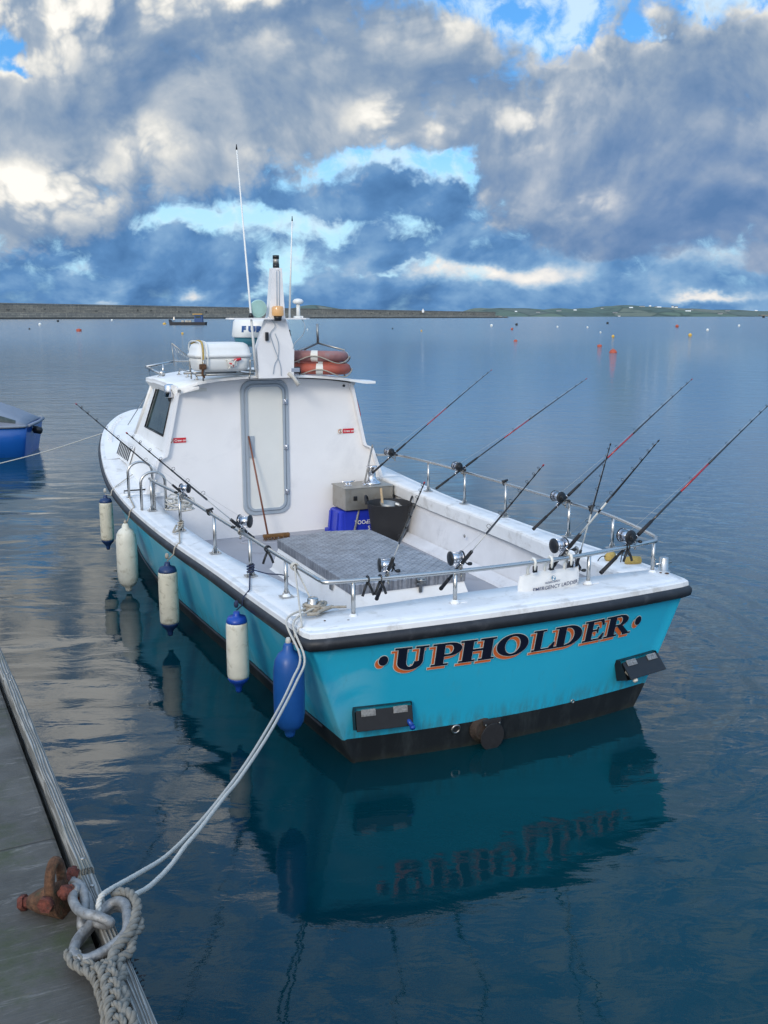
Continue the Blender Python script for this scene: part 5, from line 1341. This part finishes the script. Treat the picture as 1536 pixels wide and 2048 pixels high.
b = MB(); b.box(lc+th @ Vector((-.262, -.235, -.09)), (.07, .05, .055), bev=.01); b.tube([lc+th @ Vector(q) for q in spline([(-.262, -.24, -.11), (-.27, -.24, -.16), (-.25, -.24, -.20)], 4)], .012, 8); part('release_unit', b, 'rust', t)
# lifebuoys stacked under a steel hoop frame
def lifebuoy(u, v, z, lab, m_, ph, tiltx):
    t = thing('lifebuoy', lab, 'lifebuoy', (u, v, z), 'lifebuoys stacked flat on the cabin roof')
    R_ = Matrix.Rotation(tiltx, 3, 'X') @ Matrix.Rotation(.03, 3, 'Y'); c0 = Vector((u, v, z))
    N = 48; rg = []
    for i in range(N):
        a = 2*PI*i/N; rg.append([c0+R_ @ Vector(((.285+.060*math.cos(q))*math.cos(a), (.285+.060*math.cos(q))*math.sin(a), .060*math.sin(q))) for q in [2*PI*j/14 for j in range(14)]])
    rg.append(rg[0]); b = MB(); b.rings(rg, 0, True, False); part('ring', b, m_, t)
    for k in range(4):
        a0 = ph+k*PI/2; rg = []
        for i in range(6):
            a = a0+(i-2.5)*.045; rg.append([c0+R_ @ Vector(((.285+.0625*math.cos(q))*math.cos(a), (.285+.0625*math.cos(q))*math.sin(a), .0625*math.sin(q))) for q in [2*PI*j/14 for j in range(14)]])
        b = MB(); b.rings(rg, 0, True, False); part('tape_band', b, 'tape_white', t)
    P = []
    for i in range(96):
        a = 2*PI*i/96; s = abs(math.sin(2*(a-ph))); P.append(c0+R_ @ Vector(((.357+.014*s)*math.cos(a), (.357+.014*s)*math.sin(a), -.075*s**2)))
    b = MB(); b.tube(P, .0065, 6, closed=True); part('grab_line', b, 'rope_old', t)
lifebuoy(.64, 5.36, 2.135, 'bright orange lifebuoy, the lower of the two on the roof', 'ring_orange', -1.95, .02)
lifebuoy(.62, 5.37, 2.262, 'faded brownish lifebuoy lying on top of the other', 'ring_faded', -2.05, -.03)
t = thing('lifebuoy_rack', 'three-legged steel frame holding the lifebuoys on the roof', 'rack', (.62, 5.36, 2.06))
b = MB(); ap = Vector((.62, 5.36, 2.405)); b.cyl(ap, ap+Vector((-.005, 0, .21)), .014)
for q in ((.36, 5.26, 2.33), (.88, 5.22, 2.33), (.56, 5.62, 2.33)):
    q = Vector(q); b.tube([ap, q, q+Vector((0, 0, -.12)), q+Vector((0, 0, -.29))], .011, 8)
part('frame', b, 'steel_dull', t)

# ---------------------------------------------------------------- in the cockpit
t = thing('fish_crate', 'blue plastic fish crate upside down beneath the metal box', 'crate', (.88, 5.0, DZ))
b = MB(); cz = DZ
def crs(hx, hy, z, r=.03): return [(.90+x, 5.03+y, z) for x, y in rrect(0, 0, 2*hx, 2*hy, r, 3)]
b.rings([crs(.285, .20, cz+.002), crs(.285, .20, cz+.035), crs(.255, .172, cz+.037), crs(.235, .150, cz+.265), crs(.22, .14, cz+.275)], 0, False)
for x in (.70, .735, 1.06, 1.10): b.box((x, 4.87, cz+.15), (.014, .012, .22), rot=Matrix.Rotation(-.10, 3, 'X'))
for y in (4.92, 5.12): b.box((.645, y, cz+.14), (.014, .05, .22), rot=Matrix.Rotation(.10, 3, 'Y'))
cr = part('body', b, 'crate_blue', t)
def fl(x, y): return (1.075-x, 4.868+y*.0, cz+.115-y)
m_ = text_mb('TLEPOOL', lambda x, y: (1.10-x*1.0, 4.858-.09*(.0)+(-.022+.09*((cz+.17-y)-cz-.037)), cz+.165-y), .062, bold=.001); part('crate_lettering', m_, 'sign_white', cr)
m_ = text_mb('I F S', lambda x, y: (1.10-x*1.0, 4.858+(-.022+.09*((cz+.10-y)-cz-.037)), cz+.095-y), .062, bold=.001); part('crate_lettering', m_, 'sign_white', cr)
t = thing('metal_locker', 'bare metal box with a lid, standing on the blue crate', 'box', (1.05, 5.02, .58))
b = MB(); b.box((1.01, 5.03, .705), (.58, .38, .235), bev=.006); part('body', b, 'box_metal', t)
b = MB(); b.box((1.01, 5.03, .832), (.60, .40, .016), bev=.004); part('lid', b, 'box_metal', t)
b = MB(); b.box((.84, 4.836, .72), (.045, .014, .05), bev=.006); b.torus((.84, 4.828, .72), (0, 1, 0), .013, .003, 12, 5); part('latch', b, 'black_plastic', t)
t = thing('deck_cleat', 'small steel cleat on the lid of the metal box', 'cleat', (.82, 4.98, .84))
b = MB(); b.cyl((.80, 5.0, .84), (.80, 5.0, .875), .010); b.cyl((.84, 5.0, .84), (.84, 5.0, .875), .010); b.tube([(.74, 5.0, .888), (.80, 5.0, .88), (.84, 5.0, .88), (.90, 5.0, .888)], .009, 8); b.box((.82, 5.0, .843), (.09, .05, .006), bev=.002); part('horns', b, 'chrome', t)
t = thing('capstan', 'polished steel line hauler drum beside the bulkhead on the box', 'winch', (1.12, 5.02, .84))
b = MB(); b.lathe([(.105, 0), (.105, .016), (.085, .03), (.06, .045), (.045, .08), (.045, .16), (.06, .19), (.063, .20), (.05, .205), (.01, .206)], (1.12, 5.02, .84), n=30); part('drum', b, 'chrome', t)
t = thing('rubber_bucket', 'big black rubber trug with handles beside the blue crate', 'bucket', (1.16, 4.62, DZ))
bc = Vector((1.135, 4.52, DZ+.004)); bc.x = 1.10
b = MB(); b.lathe([(.165, 0), (.18, .01), (.205, .20), (.232, .385), (.242, .40), (.240, .408), (.225, .400), (.20, .22), (.165, .03), (.01, .03)], bc, n=40, cap=True); part('tub', b, 'black_soft', t)
for a in (math.radians(150), math.radians(-30)):
    d = Vector((math.cos(a), math.sin(a), 0)); u = Vector((-d.y, d.x, 0)); c_ = bc+d*.235+Vector((0, 0, .395))
    b = MB(); b.tube(spline([c_-u*.085, c_-u*.075+Vector((0, 0, .05))+d*.01, c_+Vector((0, 0, .078))+d*.02, c_+u*.075+Vector((0, 0, .05))+d*.01, c_+u*.085], 6), .012, 8); part('handle', b, 'black_soft', t)
t = thing('bucket_tools', 'wooden handle and steel pan sticking out of the black trug', 'tools', (1.12, 4.56, .5))
b = MB(); b.cyl((1.05, 4.50, .36), (1.045, 4.60, .86), .016, .013, 10); part('handle', b, 'wood_raw', t)
b = MB(); b.lathe([(.10, 0), (.11, .10), (.105, .10), (.095, .01), (.01, .01)], (1.12, 4.56, .60), (.1, -.1, 1), 24); part('pan', b, 'steel_dull', t)
b = MB(); b.box((1.19, 4.44, .685), (.09, .05, .02), rot=Matrix.Rotation(.5, 3, 'Y') @ Matrix.Rotation(.4, 3, 'Z'), bev=.003); part('label_scrap', b, 'sign_white', t)
# broom against the door
t = thing('broom', 'broom with a reddish wooden handle leaning on the cabin door', 'broom', (-.16, 5.05, DZ))
b = MB(); b.cyl((-.235, 5.262, 1.42), (-.12, 5.02, .36), .0095, .0105, 10); part('handle', b, 'wood_pole', t)
b = MB(); b.box((-.03, 5.00, .352), (.30, .05, .035), bev=.008); part('stock', b, 'bristle', t)
b = MB()
for i in range(60):
    x = -.17+.28*(i % 20)/19; y = 4.985+.016*(i//20); b.cyl((x, y, .34), (x+random.uniform(-.02, .03), y+random.uniform(-.02, .01), .305), .005, .003, 4)
part('bristles', b, 'bristle', t)
# pole leaning from deck to bulkhead edge
t = thing('boat_pole', 'silver telescopic pole with a clamp, leaning across the metal box', 'pole', (.83, 4.9, DZ))
p0 = Vector((.80, 4.80, DZ+.01)); p1 = Vector((1.17, 5.12, 1.24))
b = MB(); b.cyl(p0, p0.lerp(p1, .55), .013, n=10); b.cyl(p0.lerp(p1, .54), p1, .010, n=10); b.lathe([(.014, 0), (.008, .03)], p1, (p1-p0), 8); part('tube', b, 'galv', t)
b = MB(); m0 = p0.lerp(p1, .55); b.cyl(m0-(p1-p0)*.02, m0+(p1-p0)*.03, .021, n=10); b.cyl(m0, m0+Vector((.05, -.03, -.01)), .012); b.cyl(m0+Vector((.03, -.03, -.04)), m0+Vector((.05, -.04, .03)), .009); part('clamp', b, 'chrome', t)
# yellow floats and cords on the starboard quarter
t = thing('float_pair', 'two mustard yellow foam floats lying on the starboard capping', 'floats', (1.30, .74, .88))
for k, (u, v, L, a) in enumerate(((1.24, .84, .11, .55), (1.31, .66, .13, -.25))):
    b = MB(); d = Vector((math.cos(a), math.sin(a), 0)); b.lathe([(.012, -L*.5), (.030, -L*.42), (.036, 0), (.030, L*.42), (.012, L*.5)], (u, v, .925), d, 14); part('float', b, 'float_yellow', t)
b = MB(); b.tube(spline([(1.25, .80, .90), (1.16, .84, .93), (1.12, .85, .80), (1.13, .80, .42)], 6), .004, 5); b.tube(spline([(1.36, .70, .90), (1.30, .76, .97), (1.24, .72, .80), (1.22, .70, .42)], 6), .004, 5); part('cord', b, 'black_soft', t)
# emergency ladder bag
t = thing('ladder_bag', 'white bag lettered EMERGENCY LADDER strapped to the stern handrail', 'bag', (.28, .22, .95))
by = .235
def bag(a, c, f):
    x = .055+.455*a; z = .905+.155*c+.012*math.sin(a*5)*(c-.2)+.025*(a-.3); e = math.sin(min(1, max(0, a))*PI)**.35*math.sin(min(1, max(0, c))*PI)**.4
    y = by+f*(.036*e)+.006*noise.noise(Vector((x*14, z*14, f)))
    return (x+.012*math.sin(c*PI)*(-1 if a < .5 else 1), y, z)
b = MB(); b.slab(lambda a, c: bag(a, c, -1), lambda a, c: bag(a, c, 1), 30, 12); b.tube(spline([(.10, by-.01, .905), (.14, by, .885), (.20, by, .895), (.13, by, .87)], 4), .012, 6); bg_ = part('pouch', b, 'bag_white', t)
def bp(x, y):
    a = (x-.055)/.455; c = (y-.905-.025*(a-.3))/.155; p = bag(max(.02, min(.98, a)), max(.05, min(.95, c)), -1); return (x, p[1]-.008, y)
m_ = text_mb('EMERGENCY LADDER', lambda x, y: bp(.135+x, .945+y+.055*x), .036, space_=1.02, bold=.0003); part('bag_lettering', m_, 'bag_print', bg_)
m_ = text_mb('OCEAN SAFETY', lambda x, y: bp(.225+x, .990+y+.055*x), .0165, bold=.0004); part('bag_lettering', m_, 'bag_print', bg_)
b = MB()
def disc(cx, cy, r, mi, off):
    vs = [bp(cx, cy)]+[bp(cx+r*math.cos(a), cy+r*math.sin(a)) for a in [2*PI*i/20 for i in range(20)]]; b.add([(v[0], v[1]-off, v[2]) for v in vs], [(0, i+1, (i+1) % 20+1) for i in range(20)], mi)
disc(.29, 1.022, .0165, 0, 0)
for a0 in (0, PI):
    vs = [bp(.29, 1.022)]+[bp(.29+.013*math.cos(a0+a*PI/2/5+.4), 1.022+.013*math.sin(a0+a*PI/2/5+.4)) for a in range(6)]; b.add([(v[0], v[1]-.0008, v[2]) for v in vs], [(0, i+1, i+2) for i in range(5)], 1)
part('bag_emblem', b, ['bag_logo', 'sign_white'], bg_)
for x in (.115, .245, .40):
    yr = .165+.03*x; b = MB(); b.tube([(x, yr-.012, RZ-.05), (x, yr-.021, RZ), (x, yr-.014, RZ+.018), (x, yr+.006, RZ+.022), (x, yr+.022, RZ+.005), (x, by, RZ-.06), (x, by, 1.05)], .0105, 6); st = part('strap', b, 'tape_white', t)
    b = MB(); b.box((x+.004, yr-.012, RZ-.045), (.032, .014, .045), bev=.004); part('buckle', b, 'black_plastic', st)

# ---------------------------------------------------------------- rods
def sph(u, n=10): return [(u*math.sin(PI*i/n), -u*math.cos(PI*i/n)) for i in range(n+1)]
def rod(label, P, tip, butt, kind, reel_side=1, scale=1.0, bend=.03, lever=1):
    P = Vector(P); tip = Vector(tip); d = (tip-P); L = d.length; d.normalize(); down = Vector((0, 0, -1))
    t = thing('fishing_rod', label, 'fishing rod', P, 'fishing rods racked along the handrail')
    up = (Vector((0, 0, 1))-d*d.z).normalized(); sd = d.cross(up)*reel_side
    S = scale
    def c(s): return P+d*s+down*bend*(max(0, s)/L)**2.2
    # blank: grip, then butt section, then the thin tip
    b = MB(); b.cyl(P-d*butt, P-d*(butt-.17), .0125*S, .0115*S, 10); b.cyl(P-d*(butt-.165), P+d*.05, .0085*S, n=10)
    b.cyl(P+d*.05, P+d*.20, .0125*S, .0105*S, 10); b.lathe([(.0135*S, 0), (.0135*S, .02)], P-d*butt, d, 10); part('grip', b, 'black_soft', t)
    mid = .52 if kind == 'red' else (.48 if kind == 'white' else .36)
    if kind == 'red':
        b = MB(); b.tube([c(.20), c(.30), c(mid*L*.62)], .007*S, 8); part('butt_section', b, 'rod_black', t)
        b = MB(); b.tube([c(mid*L*.62), c(mid*L*.85), c(mid*L)], .0066*S, 8); part('red_section', b, 'rod_red', t)
    else:
        b = MB(); b.tube([c(.20), c(mid*L*.6), c(mid*L)], .0055*S if kind == 'white' else .0028*S, 8); part('butt_section', b, 'rod_white', t)
    b = MB(); n = 8; b.tube([c(mid*L+(L-mid*L)*i/n) for i in range(n+1)], .004, 7, rfun=lambda s: .0052*S*(1-s)+.0019); tp = part('tip_section', b, 'rod_black', t)
    b = MB(); b.lathe([(.004, 0), (.005, .012), (.003, .02)], c(L-.01), d, 8); part('tip_ring', b, 'rod_red' if kind != 'white' else 'rod_black', tp)
    for k, q in enumerate((.40, .54, .66, .76, .84, .91, .96)):
        s = q*L; rr = .014*(1.1-q)+.004; g0 = c(s); b = MB(); g = g0+up*(rr+.007)
        b.torus(g, d, rr, .0013, 14, 5); b.cyl(g0-d*.012, g-up*rr, .0012, n=4); b.cyl(g0+d*.012, g-up*rr, .0012, n=4); b.cyl(g0-d*.018, g0+d*.018, .0055*S*(1-q)+.0032, n=7)
        part('line_guide', b, 'black_plastic', t)
    # multiplier reel
    S = S*1.22; rc = P+up*.050*S-d*.045; r1 = .036*S; w_ = .029*S
    b = MB(); b.box((0, 0, 0), (.001, .001, .001)); b = MB()
    for sg in (-1, 1):
        b = MB(); b.lathe([(r1*.7, -.004), (r1, -.002), (r1, .004), (r1*.96, .008), (r1*.5, .012), (.004, .013)], rc+sd*w_*sg, sd*sg, 22)
        rl = part('reel_side_plate', b, 'black_plastic', t)
    b = MB(); b.cyl(rc-sd*w_, rc+sd*w_, .022*S, n=18); b.cyl(rc-sd*w_*.96, rc-sd*w_*.84, r1*.93, n=20); b.cyl(rc+sd*w_*.84, rc+sd*w_*.96, r1*.93, n=20); part('spool', b, 'chrome', rl)
    b = MB()
    for a in (.6, 2.2, 3.6, 4.6): o_ = (d*math.cos(a)+up*math.sin(a))*r1*.9; b.cyl(rc-sd*w_+o_, rc+sd*w_+o_, .003, n=6)
    b.box((0, 0, 0), (1e-4, 1e-4, 1e-4)); part('reel_pillar', b, 'chrome', rl)
    b = MB(); hc = rc+sd*(w_+.014); b.tube([hc-d*.012, hc+(d*.4-up)*.036*S*lever, hc+(d*.55-up)*.045*S*lever], .0042, 6); b.cyl(hc-d*.004, hc+sd*.012, .009, n=10)
    kb = hc+(d*.55-up)*.045*S*lever; b.lathe([(.005, 0), (.0105, .008), (.012, .02), (.009, .03), (.002, .032)], kb, sd, 12); b.lathe([(.02, 0), (.02, .004), (.006, .005)], rc+sd*(w_+.012), sd, 10); part('crank', b, 'black_plastic', rl)
    b = MB(); b.tube([P-d*.10+up*.014, rc-up*.036*S-d*.03, rc-up*.036*S+d*.03, P+d*.03+up*.014], .0045, 6)
    for s in (-.10, .03): b.torus(P+d*s, d, .014, .003, 14, 5)
    part('reel_seat', b, 'chrome', t)
    # rail clamp that carries the rod
    b = MB(); rr_ = Vector((P.x, P.y, RZ)); b.torus(rr_, Vector((0, 1, 0)) if abs(P.x) > 1.15 else Vector((1, 0, 0)), .021, .006, 16, 6); b.cyl(rr_+Vector((0, 0, .01)), P-up*.006, .008, n=8)
    b.tube(spline([P-d*.02-up*.012, P-up*.030-sd*.014, P+d*.035-up*.012], 4), .005, 6); b.cyl(rr_+Vector((0, 0, -.01)), rr_+Vector((0, 0, -.045))+d*.02, .006, n=8); b.lathe(sph(.010, 6), rr_+Vector((0, 0, -.05))+d*.02, n=8)
    part('rail_clamp', b, 'steel_dull', t)
    # line from the reel through the guides
    b = MB(); b.tube([rc+d*.02+up*.01]+[c(q*L)+up*(.014*(1.1-q)+.009) for q in (.40, .66, .91)]+[c(L)], .0007, 4); part('line', b, 'rope_white', tp)
    return t
def pointL(P, tip_hint): return tip_hint
rod('black rod with a red section, furthest forward on the starboard rail', (1.32, 4.86, 1.185), (2.82, 5.30, 2.09), .36, 'red')
rod('black rod with a red section, second on the starboard rail counting from the cabin', (1.50, 3.60, 1.185), (3.06, 3.72, 2.07), .36, 'red')
rod('long black rod with a red section on the starboard rail, nearest the stern corner', (1.47, 1.78, 1.185), (2.92, 1.95, 2.17), .40, 'red', 1, 1.08)
rod('rod with a red section leaning far out at the right-hand end of the stern rail', (1.03, .32, 1.185), (2.40, .50, 2.10), .36, 'red', 1, 1.12)
rod('thin-tipped rod, leftmost on the stern rail, leaning over the engine box', (-.88, .24, 1.185), (-1.09, -.65, 1.88), .46, 'thin', -1, 1.0, .0)
rod('thin rod at the middle of the stern rail above the hatch latch', (-.40, .20, 1.185), (-.50, -.82, 1.955), .40, 'thin', -1, 1.05, .0)
rod('rod with a white lower section on the stern rail above the ladder bag', (.40, .22, 1.19), (.40, -.62, 2.01), .34, 'white', -1, 1.15, .0)
rod('short black rod clamped on the port rail, further from the stern', (-1.40, 3.42, 1.185), (-2.40, 2.12, 2.10), .26, 'thin', 1, .95, .0)
rod('black rod on the port rail with a big round reel, nearer the stern', (-1.34, 1.80, 1.185), (-2.33, .57, 2.06), .26, 'thin', 1, 1.1, .0)
rod('half-hidden rod behind the ladder bag, white butt section and low black reel', (.56, .33, 1.02), (.30, -.32, 1.96), .30, 'white', -1, .85, .0)
# spare rod rests clipped on the rail
for k, (u, v, a) in enumerate(((-1.02, .225, 0), (-.94, .22, 0), (.93, .255, 0), (1.52, 2.82, 1), (1.505, 1.45, 1), (-1.365, 2.60, 1), (-1.325, 1.22, 1))):
    b = MB(); c0 = Vector((u, v, RZ)); ax = (0, 1, 0) if a else (1, 0, 0); b.torus(c0, ax, .020, .006, 14, 6)
    if k in (0, 1, 2, 6):
        for s in (-1, 1): b.tube([c0+Vector((0, 0, -.015)), c0+Vector((s*.022, -.005, -.06)), c0+Vector((s*.036, -.005, -.10))], .0085, 7)
    else: b.tube([c0+Vector((-.03, 0, .02)), c0+Vector((.03, 0, .03))], .010, 7)
    part('rod_rest', b, 'black_plastic', boat)
# loose snags and scuffs on the capping near the fittings
b = MB()
for (u, v, r) in ((1.27, .24, .016), (1.24, .27, .010), (-1.17, .17, .010), (-1.30, .22, .007)):
    b = MB(); b.lathe([(r, 0), (r*.8, .003), (.001, .004)], (u, v, zc(.1)+.009), n=9); part('rust_spot', b, 'rust', boat)

# ---------------------------------------------------------------- blue boat to the left
NM = Matrix.Translation((-7.02, 19.60, 0)) @ Matrix.Rotation(math.radians(188), 4, 'Z')
t = thing('blue_motorboat', 'blue motorboat with a grey canvas canopy at the left edge', 'motorboat', (0, 0, 0), None, NM)
b = MB(); R = []
for x in [0, .05, .15, .35, .8, 1.6, 2.6, 3.6, 4.4, 5.0, 5.4]:
    e = min(1, (x+.02)/.6)**.35; f = 1 if x < 3 else max(.04, 1-((x-3)/2.42)**2)
    hwid = .95*(.72+.28*e)*f; g = .62+.03*(x/5)**2*4
    R.append([(x, -hwid, g), (x+.06, -hwid*.93, .30), (x+.12, -hwid*.86, 0), (x+.15, -hwid*.5, -.25), (x+.15, hwid*.5, -.25), (x+.12, hwid*.86, 0), (x+.06, hwid*.93, .3), (x, hwid, g)])
b.rings(R, 0, True); nh = part('hull', sq(b), 'boat_blue', t)
b = MB()
for s in (-1, 1): b.tube([(p[0 if s < 0 else 7][0], p[0 if s < 0 else 7][1]+s*.01, p[0][2]-.01) for p in R], .03, 6)
b.tube([(-.02, -.72, .61), (-.05, 0, .61), (-.02, .72, .61)], .03, 6)
part('gunwale_band', b, 'canvas_grey', t)
# canopy: a tent rising from the stern, clear panel in its side
def cn(x): return .64+.74*(1-math.exp(-max(0, x-.02)/1.05))
b = MB()
def can(a, c):
    x = .03+3.4*a; th_ = PI*c; h = cn(x)-.62; wv = .70+.20*min(1, x)
    return (x, -wv*math.cos(th_)*(1 if True else 0), .62+h*math.sin(th_)**.55)
b.slab(can, lambda a, c: Vector(can(a, c))*1.0+Vector((.0, 0, -.02)), 20, 22)
cp = part('canopy', b, 'canvas_grey', t)
b = MB()
def pan(x, k): 
    h = cn(x)-.62; c = .03+.16*k; th_ = PI*(1-c); wv = .70+.20*min(1, x); return (x, -wv*math.cos(th_)*1.012+.0, .62+h*math.sin(th_)**.55+.004)
b.grid(lambda a, c: pan(.22+2.6*a, c*1.6*(a*.6+.4)), 12, 8); part('clear_panel', b, 'pvc_clear', cp)
b = MB()
for q in range(5):
    b.lathe([(.05, 0), (.06, .12), (.03, .25)], (1.25+q*.2, .86, .60+.03*q), (0.1, .1, 1), 8)
part('deck_clutter', b, 'rope_old', t)
b = MB(); b.lathe([(.03, -.10), (.07, -.08), (.075, .06), (.03, .09)], (-.07, .20, .47), (1, 0, .2), 14); b.tube([(-.02, .2, .50), (.03, .2, .62)], .012, 6); part('stern_fender', b, 'black_plastic', t)
b = MB(); b.lathe([(.03, -.13), (.075, -.10), (.08, .10), (.03, .13)], (1.35, .93, 1.02), (.6, 0, .8), 12); part('white_float', b, 'fender_white', t)
# mooring line running from the fishing boat's bow across to the left
p1 = BM @ Vector((-1.25, 8.55, 1.16)); p0_ = Vector((-5.6, 11.4, .80)); pe = Vector((-7.5, 9.9, .55))
cA = [tuple(p1), tuple(p1.lerp(p0_, .35)+Vector((0, 0, -.06))), tuple(p1.lerp(p0_, .7)+Vector((0, 0, -.06))), tuple(p0_), tuple(pe)]
b = MB(); b.tube(spline(cA, 10), .007, 5); o = solo('bow_line', b, 'rope_white', 'thin pale mooring line stretching from the bow past the blue boat', 'mooring rope', p1, None, W0)
